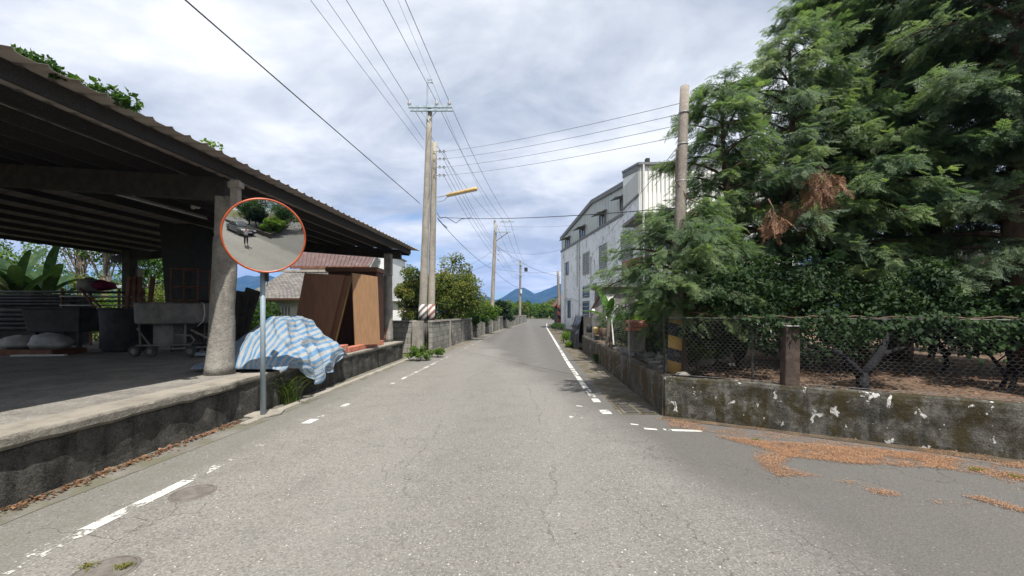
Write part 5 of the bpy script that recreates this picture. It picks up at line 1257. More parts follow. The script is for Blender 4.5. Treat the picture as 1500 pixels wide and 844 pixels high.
a, b_ = P(1368, 346, 19), P(1430, 346, 19); MB().box(((a.x+b_.x)/2+.3, 21, a.z/2), (b_.x-a.x+1.2, 4, a.z)).build('wall', MT['pale'], hs); MB().box(((a.x+b_.x)/2+.3, 20.7, a.z+.08), (b_.x-a.x+1.8, 5, .16)).build('roof', MT['offwhite'], hs)
mb = MB(); p = P(1395, 382, 18.6)
for k in range(9): mb.box((p.x-.5+k*.13, 18.6, p.z), (.03, .03, .9))
mb.box((p.x, 18.6, p.z+.45), (1.2, .05, .05)); mb.build('balcony_railing', MT['offwhite'], hs)
fw = thing('distant_shed', 'white metal roofed shed glimpsed through the trees behind the open shed', 'shed', (-22, 26, 0))
a, b_ = P(162, 422, 24), P(240, 405, 24); MB().hexa([(a.x, 24, a.z), (b_.x, 24, a.z+.1), (b_.x, 28, b_.z+.2), (a.x, 28, b_.z)], [(a.x, 24, a.z+.1), (b_.x, 24, a.z+.2), (b_.x, 28, b_.z+.3), (a.x, 28, b_.z+.1)]).build('roof', MT['offwhite'], fw)
MB().box(((a.x+b_.x)/2, 26.2, a.z/2), (b_.x-a.x-.4, 3.6, a.z)).build('wall', MT['pale'], fw)
# ================================================================== FOLIAGE
rng = np.random.default_rng(11)
def nrmz(a): return a/np.maximum(np.linalg.norm(a, axis=-1, keepdims=True), 1e-9)
def frond_template(nb, seed, droop=.22, sub=True, nsub=(.5,)):
    r = np.random.default_rng(seed); Q = []
    def blade(p, q, w, up):
        p, q = np.array(p, float), np.array(q, float); d = nrmz(q-p); s = np.cross(d, up); s = nrmz(s)*w
        m_ = p+(q-p)*.45
        Q.append([p-s*.35, m_-s, q, m_+s] if True else None)
    def cz(x): return -droop*x*x
    up = np.array([0, 0, 1.])
    for i in range(3): x0, x1 = i/3, (i+1.1)/3; blade((x0, 0, cz(x0)), (x1, 0, cz(x1)), .022, up)
    for i in range(nb):
        x = .10+.86*i/nb
        for sd in (-1, 1):
            L = (.42*(1-x)**.55+.07)*r.uniform(.75, 1.15); an = R(r.uniform(32, 52))*sd
            p = np.array([x, 0, cz(x)]); q = p+np.array([math.cos(an)*L, math.sin(an)*L, -L*r.uniform(.05, .45)])
            blade(p, q, .026, up+np.array([0, sd*.3, 0]))
            if sub:
                for k in nsub:
                    o = p+(q-p)*k
                    for sd2 in (-1, 1):
                        a2 = an+sd2*R(38); l2 = L*.42*(1.1-k)*r.uniform(.8, 1.2)+.02
                        blade(o, o+np.array([math.cos(a2)*l2, math.sin(a2)*l2, -l2*r.uniform(.0, .5)]), .024, up)
    return np.array(Q)
CED = [frond_template(7, s, .25) for s in range(4)]
def place(tmpls, O, D, U, S, rr):
    """instances of templates at origins O, direction D, up U, scale S -> quads"""
    D = nrmz(D); Y = nrmz(np.cross(U, D)); Z = np.cross(D, Y); out = []; src = []
    pick = rr.integers(0, len(tmpls), len(O))
    for k, T in enumerate(tmpls):
        i = np.where(pick == k)[0]
        if len(i) == 0: continue
        M = np.stack([D[i], Y[i], Z[i]], axis=1)*S[i][:, None, None]           # (n,3,3)
        V = np.einsum('qvc,ncd->nqvd', T, M)+O[i][:, None, None, :]
        out.append(V.reshape(-1, 4, 3)); src.append(np.repeat(i, len(T)))
    return np.concatenate(out), np.concatenate(src)
NF = [0]
def conifer(name, label, base, zb, zt, prof, limbs, seed, lean=(0, 0), trunk_r=.16, fs=.34, subs=9, fr=9, mat='cedar', az=None, dead=None, group='conifers behind the corner wall', bark='bark', droop=.5, vis=None):
    rr = np.random.default_rng(seed); t = thing(name, label, 'conifer', base, group)
    bx, by = base[0], base[1]; z0 = base[2]; H = zt-z0
    ax = lambda z: np.array([bx+lean[0]*(z-z0)/H+.12*math.sin(z*1.1+seed), by+lean[1]*(z-z0)/H+.10*math.cos(z*.9+seed), z])
    MB().tube([tuple(ax(z0+(H-.3)*k/14)) for k in range(15)], [trunk_r*(1-.93*k/14)+.012+(.05 if k == 0 else 0) for k in range(15)], 12).build('trunk', MT[bark], t, smooth='x')
    O, D, U, S, T = [], [], [], [], []; br = MB()
    for i in range(limbs):
        u = (i+rr.uniform(0, 1))/limbs; z = zb+(zt-zb)*u**.9*.98
        phi = i*2.39996+rr.uniform(-.4, .4) if az is None else rr.uniform(*az)
        Lb = lerp(prof, u)*rr.uniform(.68, 1.10)*(1+.2*math.sin(phi*3+seed+z*1.3)); Lb = max(.25, Lb)
        if vis is not None and not vis(bx, by, z, phi, Lb): continue
        e0 = rr.uniform(.15, .55)+.5*u; hd = np.array([math.cos(phi), math.sin(phi), 0]); o = ax(z)
        pt = lambda s: o+hd*Lb*s+np.array([0, 0, Lb*(e0*s-droop*s*s)])
        n = 6; br.tube([tuple(pt(k/n)) for k in range(n+1)], [(.010+.020*Lb)*(1-.85*k/n) for k in range(n+1)], 5, cap=False)
        side = np.array([-hd[1], hd[0], 0]); clump = rr.uniform(-.18, .18)
        ns = max(4, int(subs*(.55+.35*Lb)))
        for k in range(ns):
            s = .18+.82*(k+rr.uniform(0, 1))/ns; c = pt(s); sd = 1 if k % 2 else -1
            sl = (.30*Lb*(1.15-s)+.22)*rr.uniform(.7, 1.2); sd_dir = nrmz(hd*rr.uniform(.5, 1.1)+side*sd*rr.uniform(.3, 1.0)*(1.2-s)+np.array([0, 0, rr.uniform(-.3, .35)]))
            if rr.random() < .5: br.tube([tuple(c), tuple(c+sd_dir*sl*.8-np.array([0, 0, .18*sl]))], [.007, .002], 3, cap=False)
            nf = max(5, int(fr*1.45*(.5+sl)))
            m_ = (np.arange(nf)+rr.uniform(0, 1, nf))/nf
            P_ = c+np.outer(m_*sl, sd_dir)+np.stack([0*m_, 0*m_, -.30*sl*m_*m_], 1)+rr.normal(0, .045, (nf, 3))
            sg = np.where(np.arange(nf) % 2, 1, -1)[:, None]
            lat = nrmz(np.cross(sd_dir, [0, 0, 1.]))
            d = sd_dir*rr.uniform(.5, 1.1, (nf, 1))+lat*sg*rr.uniform(.1, .9, (nf, 1))+np.stack([0*m_, 0*m_, rr.uniform(-.95, .15, nf)], 1)
            O.append(P_); D.append(d); U.append(np.array([0, 0, 1.])+rr.normal(0, .45, (nf, 3))+hd*.35)
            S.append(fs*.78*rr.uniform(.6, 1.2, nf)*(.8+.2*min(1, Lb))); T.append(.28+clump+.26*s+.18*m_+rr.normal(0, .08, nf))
    O, D, U, S, T = [np.concatenate(x) for x in (O, D, U, S, T)]
    V, src = place(CED, O, D, U, S, rr); NF[0] += len(V); print('crown quads', label[:30], len(V), NF[0])
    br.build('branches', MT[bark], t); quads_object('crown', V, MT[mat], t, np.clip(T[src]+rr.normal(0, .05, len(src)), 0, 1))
    return t
def kites(O, D, U, S, w=.30, fold=.12):
    D = nrmz(D); Y = nrmz(np.cross(U, D)); Z = np.cross(D, Y); s = S[:, None]
    a = O; b = O+D*s*.45+Y*s*w+Z*s*fold; c = O+D*s-Z*s*.08; d = O+D*s*.45-Y*s*w+Z*s*fold
    return np.stack([a, b, c, d], axis=1)
def leafy(cent, rad, n, size, seed, outward=None, sig=1.0, flat=.5):
    """leaves in clumps; cent (k,3) rad (k,)"""
    rr = np.random.default_rng(seed); k = rr.integers(0, len(cent), n); d = nrmz(rr.normal(0, 1, (n, 3)))
    r = rad[k]*rr.uniform(.35, 1.0, n)**.6; O = cent[k]+d*r[:, None]*np.array([1, 1, .8])
    D = nrmz(d*.9+rr.normal(0, .6, (n, 3))+np.array([0, 0, -.15])); U = nrmz(np.array([0, 0, flat])+d*.6+rr.normal(0, .45, (n, 3)))
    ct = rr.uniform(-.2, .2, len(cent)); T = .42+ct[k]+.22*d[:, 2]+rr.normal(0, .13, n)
    return O, D, U, size*rr.uniform(.6, 1.2, n), np.clip(T, 0, 1)
def broadleaf(name, label, base, zb, zt, rx, ry, nclump, nleaf, size, mat, seed, cat='tree', group=None, trunk_r=.09, bark='bark', crad=.34, hollow=.55, w=.30, stems=1, shift=(0, 0), extra=None):
    rr = np.random.default_rng(seed); t = thing(name, label, cat, base, group)
    cz, hz = (zb+zt)/2, (zt-zb)/2; C = []
    while len(C) < nclump:
        d = nrmz(rr.normal(0, 1, 3)); r = rr.uniform(hollow, 1.0)*(1+.16*noise.noise(Vector(d*1.7)+Vector((seed, 0, 0))))*.86
        C.append([base[0]+shift[0]+d[0]*rx*r, base[1]+shift[1]+d[1]*ry*r, cz+d[2]*hz*r])
    C = np.array(C); rad = crad*min(rx, hz)*rr.uniform(.55, 1.25, nclump)
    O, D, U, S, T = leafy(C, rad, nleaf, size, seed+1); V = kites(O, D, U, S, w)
    mb = MB()
    for s_ in range(stems):
        ox, oy = (rr.uniform(-.25, .25)*rx, rr.uniform(-.25, .25)*ry) if stems > 1 else (0, 0)
        b0 = Vector(base)+Vector((ox*.4, oy*.4, 0)); top = Vector((base[0]+ox+shift[0]*.8, base[1]+oy+shift[1]*.8, zb+(zt-zb)*.6))
        mb.tube([b0.lerp(top, k/6)+Vector((math.sin(k*1.3+s_)*.06*(k > 0), math.cos(k*1.7+s_)*.06*(k > 0), 0)) for k in range(7)], [trunk_r*(1-.75*k/6) for k in range(7)], 8)
        for c in C[s_::max(3*stems, nclump//14)]:
            st = b0.lerp(top, rr.uniform(.35, .9)); mid = st.lerp(Vector(c), .5)+Vector((0, 0, .12)); mb.tube([st, mid, Vector(c)], [trunk_r*.35, trunk_r*.22, .008], 5, cap=False)
    mb.build('trunk', MT[bark], t); quads_object('crown', V, MT[mat], t, T); return t

# ---- the big conifers behind the corner wall
pA = [(0, 1.5), (.2, 1.75), (.5, 1.5), (.75, 1.05), (.92, .6), (1, .22)]
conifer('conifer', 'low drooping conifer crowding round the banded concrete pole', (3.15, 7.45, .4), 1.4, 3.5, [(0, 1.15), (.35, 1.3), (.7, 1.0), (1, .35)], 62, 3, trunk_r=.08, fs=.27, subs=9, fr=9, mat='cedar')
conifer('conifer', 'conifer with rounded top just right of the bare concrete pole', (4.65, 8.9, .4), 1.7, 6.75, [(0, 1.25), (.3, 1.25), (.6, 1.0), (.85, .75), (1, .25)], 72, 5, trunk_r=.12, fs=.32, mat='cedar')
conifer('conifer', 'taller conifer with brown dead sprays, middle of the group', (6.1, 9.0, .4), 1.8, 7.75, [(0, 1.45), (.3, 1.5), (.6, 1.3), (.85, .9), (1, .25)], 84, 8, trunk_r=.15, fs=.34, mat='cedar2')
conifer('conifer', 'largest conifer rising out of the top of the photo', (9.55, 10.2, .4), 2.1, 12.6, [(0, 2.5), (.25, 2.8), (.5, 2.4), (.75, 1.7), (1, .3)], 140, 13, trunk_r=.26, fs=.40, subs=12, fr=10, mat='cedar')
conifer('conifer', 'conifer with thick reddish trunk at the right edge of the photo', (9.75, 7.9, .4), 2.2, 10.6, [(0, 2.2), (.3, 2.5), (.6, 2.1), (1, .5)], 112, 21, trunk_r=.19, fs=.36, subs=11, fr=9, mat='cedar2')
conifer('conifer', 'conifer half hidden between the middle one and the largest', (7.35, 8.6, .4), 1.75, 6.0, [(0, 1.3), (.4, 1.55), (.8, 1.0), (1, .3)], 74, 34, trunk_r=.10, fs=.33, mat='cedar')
# dead brown sprays hanging in the middle conifer
def dead_spray(label, c, n, rad, seed, L=.42):
    rr = np.random.default_rng(seed); O = np.array(c)+rr.normal(0, 1, (n, 3))*np.array(rad); D = np.array([0, -.15, -1.])+rr.normal(0, .35, (n, 3)); U = rr.normal(0, 1, (n, 3))+np.array([0, -1., .3])
    V, src = place(CED, O, D, U, L*rr.uniform(.5, 1.2, n), rr); T = rr.uniform(.2, .95, n)
    t = thing('dead_branch', label, 'dead branch', c, 'dead brown branches hanging in the conifers'); quads_object('dead_spray', V, MT['dead'], t, T[src])
    MB().tube([Vector(c)+Vector((.25, .8, .5)), Vector(c)+Vector((.1, .3, .45)), Vector(c)+Vector((0, 0, .2)), Vector(c)+Vector((-.05, -.1, -.3))], [.02, .014, .01, .005], 5).build('twig', MT['bark'], t)
dead_spray('dead reddish brown spray hanging in the conifers, upper right one', tuple(P(1207, 268, 7.35)), 62, (.13, .12, .12), 2, .30)
dead_spray('dead tan spray hanging in the conifers, lower left one', tuple(P(1133, 322, 7.3)), 36, (.08, .10, .10), 4, .28)
dead_spray('dark brown dead twigs between the two dead sprays', tuple(P(1168, 305, 7.9)), 50, (.26, .2, .16), 6, .30)

# ---- orchard behind the walls
tv = thing('fruit_tree', 'dark forked fruit tree trunk standing just behind the corner wall', 'tree', (5.3, 6.25, .4), 'fruit trees in the orchard')
b0 = G(1265, 578, .42)
mb = MB(); mb.tube([b0, b0+Vector((0, .02, .16)), b0+Vector((.02, .05, .30))], [.085, .072, .078], 10)
mb.tube([b0+Vector((0, .04, .26)), b0+Vector((-.14, .05, .44)), b0+Vector((-.30, .1, .60)), b0+Vector((-.62, .2, .68)), b0+Vector((-.9, .5, 1.0))], [.07, .055, .045, .035, .02], 8)
mb.tube([b0+Vector((0, .04, .26)), b0+Vector((.16, .05, .42)), b0+Vector((.34, .1, .60)), b0+Vector((.52, .2, .80)), b0+Vector((.7, .5, 1.2))], [.07, .06, .05, .035, .02], 8)
mb.tube([b0+Vector((.3, .08, .56)), b0+Vector((.62, .2, .62)), b0+Vector((.9, .3, .66))], [.04, .03, .02], 7)
mb.build('trunk', MT['barkd'], tv, smooth=True)
rr = np.random.default_rng(77); C = np.stack([b0.x+rr.uniform(-1.9, 1.9, 60), b0.y+rr.uniform(-.1, 2.2, 60), rr.uniform(1.0, 2.3, 60)], 1)
O, D, U, S, T = leafy(C, rr.uniform(.2, .4, 60), 11000, .09, 5); quads_object('crown', kites(O, D, U, S, .26), MT['shrubd'], tv, T)
spots = [(3.6, 11.6, .55, 1.7, 'shruby', 'bright bush behind the roadside netting near the banana plant'), (3.7, 14.2, .6, 1.6, 'green', 'green bush behind the far end of the roadside netting'), (3.3, 9.7, .62, 1.95, 'shruby', 'bright bush behind the roadside netting left of the banded pole'), (3.9, 9.9, .95, 2.2, 'shruby', 'bright yellow green bush behind the banded pole'), (3.35, 7.75, .5, 1.5, 'shruby', 'small bright bush between the banded pole and the corner'),
         (4.6, 8.6, .9, 2.1, 'green', 'leafy green shrub behind the thin iron post'), (6.9, 8.4, 1.0, 2.1, 'shrubd', 'dark glossy fruit tree behind the forked trunk'),
         (8.4, 8.0, 1.1, 2.3, 'shrubd', 'dark glossy fruit tree right of the forked trunk'), (5.9, 10.6, 1.5, 2.4, 'shrubd', 'dark fruit tree deep in the orchard behind the brown post'),
         (8.0, 12.0, 1.8, 2.7, 'shrubd', 'dark fruit tree deep in the orchard behind the forked trunk'), (11.0, 10.8, 1.9, 2.8, 'shrubd', 'dark fruit tree deep in the orchard at the right edge'),
         (7.9, 6.5, 1.0, 1.95, 'shrubd', 'small dark shrub pressed against the netting at right'), (4.0, 12.5, 1.1, 2.2, 'green', 'green shrub behind the rubble near the annex'), (13.2, 13.0, 2.4, 3.2, 'shrubd', 'far dark tree at the back of the orchard on the right'), (9.5, 15.5, 2.6, 3.4, 'shrubd', 'far dark tree at the back of the orchard in the middle'), (6.2, 15.0, 1.8, 3.0, 'green', 'green tree between the orchard and the annex')]
for k, (x, y, rr_, zt, m_, lab) in enumerate(spots):
    ns = int(4600*min(1.6, rr_)); zb_ = .62 if rr_ < .8 else .80
    broadleaf('fruit_tree' if m_ == 'shrubd' else 'shrub', lab, (x, y, .4), zb_ if m_ == 'shrubd' else .5, zt, rr_, rr_, 26, ns, .10 if y < 11 else .15, m_, 40+k, cat='tree' if m_ == 'shrubd' else 'shrub', group='fruit trees in the orchard' if m_ == 'shrubd' else 'bushes behind the roadside wall', trunk_r=.035, bark='barkd', stems=2, crad=.4, hollow=.2)
# vine along the top of the netting
vn = thing('vine', 'leafy vine trailing along the top wire of the netting fence', 'vine', tuple(wall_pt(1250, .1)))
rr = np.random.default_rng(9); n = 1500; t_ = rr.uniform(0, 1, n)**.7; a = np.array(wall_pt(1075, .1)); b_ = np.array(wall_pt(1640, .1))
O = a+(b_-a)*t_[:, None]; zz = 1.53+.05*np.sin(t_*23)+.04*np.sin(t_*61)-np.abs(rr.normal(0, 1, n))*(.06+.18*t_*np.abs(np.sin(t_*19))); O[:, 2] = zz; O[:, :2] += rr.normal(0, .05, (n, 2)); O[:, 2] += rr.uniform(0, .06, n)
quads_object('leaves', kites(O, np.stack([rr.normal(0, .5, n), rr.normal(-.3, .4, n), -np.ones(n)*.8], 1), np.array([-.3, -1, .4])+rr.normal(0, .4, (n, 3)), .06*rr.uniform(.5, 1.4, n), .38, .05), MT['shrubd'], vn, rr.uniform(.3, 1, n))
MB().tube([Vector(a)+(Vector(b_)-Vector(a))*k/30+Vector((0, 0, 1.54+.015*math.sin(k*1.7))) for k in range(31)], .012, 5).build('stem', MT['bark'], vn)

# ---- banana plants
def banana(name, label, base, H, n, seed, L=1.1, group='banana plants', spread=.6, wf=.095, mat='banana'):
    rr = random.Random(seed); t = thing(name, label, 'banana plant', base, group); b0 = Vector(base)
    MB().tube([b0, b0+Vector((.02, 0, H*.3)), b0+Vector((.03, 0, H*.55))], [.085, .065, .04], 10).build('trunk', MT['green'] if False else MT['barkp'], t)
    for k in range(n):
        ph = k*2.4+rr.uniform(-.3, .3); el = R(rr.uniform(35, 80)) if k else R(86); l = L*rr.uniform(.75, 1.1); V = []; T = []
        st = b0+Vector((.03, 0, H*rr.uniform(.42, .55))); hd = Vector((math.cos(ph), math.sin(ph), 0)); sd = Vector((-hd.y, hd.x, 0)); ns = 14; pr = None
        for i in range(ns+1):
            s = i/ns; c = st+hd*(l*(math.cos(el)*s+.35*s*s*spread))+Vector((0, 0, l*(math.sin(el)*s-.55*s*s*(1.3-el/1.7))+H*.12*s)); w = wf*l*math.sin(math.pi*min(1, s*.92+.06))**.6 if s > .15 else .012
            dr = Vector((0, 0, w*.35)); L_, R_ = c-sd*w+dr, c+sd*w+dr
            if pr:
                V.append([pr[0], pr[1], c, L_]); T.append(rr.uniform(.2, .7))
                V.append([pr[1], pr[2], R_, c]); T.append(rr.uniform(.2, .7))
            pr = (L_, c, R_)
        quads_object('leaf', np.array([[tuple(q) for q in v] for v in V]), MT[mat], t, T)
    return t
q = P(890, 500, 13.0); banana('banana_plant', 'young banana plant with upright leaves before the annex', (q.x, 13.0, .4), 2.0, 6, 4, 1.05, wf=.15)
for k, (px, Y, H, L, lab) in enumerate(((22, 14.6, 4.0, 2.0, 'large banana plant behind the shed at the left edge'), (66, 15.6, 4.2, 2.1, 'large banana plant behind the shed, second from the left edge'))):
    q = P(px, 450, Y); banana('banana_plant', lab, (q.x, Y, 0), H, 11, 10+k, L, mat='banana_shade')

# ---- trees on the left
broadleaf('olive_bush_tree', 'rounded olive brown bushy tree right of the twin poles', (P(662, 0, 23).x, 23.0, 0), .4, 4.9, 2.15, 2.1, 105, 22000, .13, 'olive', 3, group='trees behind the block wall', trunk_r=.12, crad=.30, hollow=.35, shift=(-.15, 0))
broadleaf('loose_tree', 'loose leafy tree with visible branches left of the twin poles', (P(606, 0, 21).x, 21, 0), .7, 4.35, 1.2, 1.2, 56, 9500, .12, 'olive', 5, group='trees behind the block wall', trunk_r=.06, stems=4, crad=.28, hollow=.3)
broadleaf('shrub', 'low bright green shrub rising above the block wall', (P(688, 0, 26).x, 26, 0), .6, 2.3, 1.3, 1.0, 30, 4200, .13, 'green', 8, cat='shrub', group='bushes behind the block wall', stems=3)
broadleaf('shrub', 'pale spreading shrub between the bush tree and the second pole', (P(706, 0, 31).x, 31, 0), .4, 2.6, 1.7, 1.3, 34, 3800, .17, 'shruby', 9, cat='shrub', group='bushes behind the block wall', stems=3)
broadleaf('shrub', 'dark green shrub just right of the second pole', (P(731, 0, 40).x, 42, 0), .4, 2.9, 1.8, 1.5, 30, 2800, .22, 'shrubd', 12, cat='shrub', group='bushes behind the block wall', stems=3)
# treeline closing the road
r3 = random.Random(5); k = 0
for row, (Y, hh) in enumerate(((88, 3.7), (110, 5.0), (122, 5.8))):
    for px in range(688, 832, 9 if row == 0 else 8):
        if row == 0 and 772 < px < 806: continue
        x = P(px+r3.uniform(-3, 3), 0, Y).x; h = hh*r3.uniform(.78, 1.12); w_ = 1.15*r3.uniform(.8, 1.2)*Y/82
        broadleaf('far_tree', 'leafy green tree in the low treeline closing the end of the road', (x, Y+r3.uniform(-4, 4), 0), -.2, h, w_*1.25, w_*1.1, 24, 1100, .42*Y/95, r3.choice(['green', 'bright', 'olive', 'shruby', 'bright']), 100+k, group='trees in the treeline at the end of the road', trunk_r=.1, stems=1, crad=.34, hollow=.3); k += 1
# trees behind the shed, seen under its roof
for j, (px, Y, zt, rx, m_, lab) in enumerate(((-60, 22, 6.5, 3.0, 'green', 'leafy tree behind the shed beyond the left edge'), (10, 24, 6.5, 2.6, 'shruby', 'yellow green tree behind the banana plants'), (118, 21, 8.0, 2.3, 'bright', 'pale trunked tree behind the pipe stacks'), (150, 19, 7.8, 1.9, 'green', 'pale trunked tree behind the slatted rack'), (195, 24, 8.2, 2.4, 'bright', 'pale trunked tree behind the rear post'),
                                                   (232, 21, 5.2, 1.5, 'green', 'green tree behind the steel hopper'), (292, 20, 4.2, 1.5, 'green', 'bright leafy tree seen between the hopper and the big column'), (352, 19, 2.3, 1.2, 'green', 'dark bush behind the heap of scrap boards'), (388, 22.5, 2.2, .9, 'green', 'bush in front of the low tiled house'), (40, 30, 7.0, 4, 'bright', 'tall bright tree far behind the banana plants'), (150, 33, 6.5, 5, 'bright', 'wide bright tree far behind the slatted rack'), (215, 34, 5.5, 4, 'olive', 'low olive tree far behind the hopper'))):
    q = P(px, 0, Y); broadleaf('garden_tree', lab, (q.x, Y, 0), .5 if zt < 3 else (3.7 if 'pale' in lab else 1.9), zt, rx, rx*.9, 44, 2700 if zt > 3 else 2200, .17, m_, 60+j, group='trees behind the open shed', trunk_r=.13 if zt > 5 else .05, bark='barkp', stems=2, crad=.3, hollow=.3)
for k, (px, Y, zt, m_, lab) in enumerate(((-10, 18, 3.6, 'olive', 'leafy hedge bush behind the shed at the left edge'), (60, 19, 3.3, 'bright', 'leafy hedge bush behind the banana plants'), (118, 18.2, 3.4, 'olive', 'leafy hedge bush behind the pipe stacks'), (172, 18.5, 3.2, 'bright', 'leafy hedge bush behind the slatted rack'), (222, 18, 3.0, 'olive', 'leafy hedge bush behind the steel hopper'), (300, 17.6, 3.1, 'bright', 'leafy hedge bush left of the big column'), (352, 24, 2.6, 'olive', 'leafy hedge bush between the column and the tiled house'))):
    q = P(px, 0, Y); broadleaf('hedge_bush', lab, (q.x, Y, 0), .0, zt, 1.6, 1.2, 44, 4200, .14, m_, 190+k, cat='bush', group='trees behind the open shed', stems=2, trunk_r=.05, hollow=.2)
broadleaf('hedge_bush', 'row of dark bushes along the rear edge of the shed', (-16.5, 12.5, 0), .3, 1.9, 1.2, 3.0, 40, 4000, .14, 'shrubd', 90, cat='bush', group='trees behind the open shed', stems=3)
# greenery on the roof edge
def patch(name, label, cs, n, size, mat, seed, cat='vine', rad=.1, group='plants growing over the shed roof'):
    rr = np.random.default_rng(seed); C = np.array([tuple(c) for c in cs]); O, D, U, S, T = leafy(C, np.full(len(C), rad)*rr.uniform(.7, 1.2, len(C)), n, size, seed)
    return prop(quads_object(name, kites(O, D, U, S, .36), MT[mat], None, T), label, cat, group)
patch('roof_plant', 'dense green plant tufts on the shed roof at the far left', [P(24, 78, 4.0), P(40, 84, 4.0), P(52, 92, 4.0), P(66, 92, 4.0), P(74, 98, 4.0), P(82, 106, 4.0), P(32, 84, 4.0)], 900, .039, 'green', 1, rad=.062)
patch('roof_vine', 'vine with round leaves creeping over the shed roof edge', [P(120, 127, 4.55), P(146, 126, 4.55), P(154, 133, 4.55), P(166, 137, 4.55), P(176, 145, 4.55), P(188, 143, 4.55), P(192, 152, 4.55), P(112, 121, 4.55)], 260, .073, 'green', 2, rad=.078)
patch('roof_sprig', 'small pale sprig showing above the middle of the shed roof', [P(300, 211, 6.0), P(308, 212, 6.0), P(317, 216, 6.0)], 110, .052, 'shruby', 3, rad=.075)

# ---- weeds
def tuft(label, c, n, L, seed, spread=.25, w=.006, lean=(0, 0), arch=1.0, mat='grassm'):
    rr = np.random.default_rng(seed); V = []; T = []
    for i in range(n):
        ph = rr.uniform(0, 6.28); l = L*rr.uniform(.5, 1.1); o = np.array(c)+np.array([rr.normal(0, spread*.3), rr.normal(0, spread*.3), 0]); h = np.array([math.cos(ph)*spread*2+lean[0], math.sin(ph)*spread*2+lean[1], 0]); s = nrmz(np.array([-h[1], h[0], 0.01]))*w; pr = None; tt = rr.uniform(.1, .9)
        for k in range(7):
            u = k/6; p = o+h*l*u*u*arch+np.array([0, 0, l*(u-.38*arch*u*u*u)]); ww = s*(1-u*.9)
            if pr is not None: V.append([pr[0], pr[1], p+ww, p-ww]); T.append(tt)
            pr = (p-ww, p+ww)
    return prop(quads_object('grass_tuft', np.array(V), MT[mat], None, T), label, 'grass', 'weeds along the walls')
q = G(412, 592); tuft('tall arching grass tuft at the wall foot beside the mirror pole', (q.x-.02, q.y+.1, 0), 150, .85, 1, .34, .009, (.25, -.15), 1.0)
q = G(612, 529)
broadleaf('weed_clump', 'leafy green weed clump at the foot of the gate pier', (q.x-.0, q.y+.1, 0), .0, .55, .50, .35, 30, 2600, .055, 'bright', 71, cat='weeds', group='weeds along the walls', trunk_r=.01, stems=3, hollow=.1, w=.36)
broadleaf('weed_clump', 'second leafy weed clump just right of the gate pier', (q.x+.45, q.y+1.2, 0), .0, .40, .36, .4, 22, 1400, .05, 'bright', 72, cat='weeds', group='weeds along the walls', trunk_r=.01, stems=3, hollow=.1, w=.36)
for k, (px, py, h, r_, m_, lab) in enumerate(((876, 532, .38, .20, 'green', 'small leafy weed clump against the roadside wall'), (830, 503, .75, .45, 'shruby', 'yellow green weed clump beyond the tree stump'), (836, 497, .6, .5, 'green', 'green bush at the foot of the white building'), (821, 489, 1.0, .7, 'green', 'dark green bush beside the orange banded pole'), (812, 484, .8, .7, 'green', 'low bush left of the orange banded pole'), (835, 509, .3, .3, 'shruby', 'yellow weeds creeping out of the gutter'))):
    q = G(px, py); broadleaf('weed_clump', lab, (q.x, q.y, 0), 0, h, r_, r_*1.4, 22, 900, .045+.03*(q.y > 15), m_, 80+k, cat='weeds', group='weeds along the right verge', trunk_r=.01, stems=3, hollow=.1, w=.34)
for k, (px, py, n, lab) in enumerate(((127, 832, 20, 'tiny green weed left of the manhole cover at bottom left'), (182, 832, 30, 'tiny green weed right of the manhole cover at bottom left'), (1108, 645, 26, 'tiny green weed in the orange needles nearest the corner'), (1432, 690, 40, 'green weed sprouting from the orange needles at right'), (1488, 700, 26, 'small weed in the orange needles at the right edge'), (560, 506, 10, 'tiny weed on the wall edge by the end column'))):
    q = G(px, py) if k < 5 else G(px, py, .6); rr = np.random.default_rng(k); n *= 3; O = np.array(q)+np.stack([rr.normal(0, .028, n), rr.normal(0, .018, n), rr.uniform(.0, .02, n)], 1)
    prop(quads_object('small_weed', kites(O, np.stack([rr.normal(0, 1, n), rr.normal(0, 1, n), rr.uniform(.1, .8, n)], 1), np.array([0, 0, 1.])+rr.normal(0, .3, (n, 3)), .020*rr.uniform(.6, 1.4, n), .25), MT['olive'], None, rr.uniform(.5, 1, n)), lab, 'weeds', 'small weeds on the tarmac')

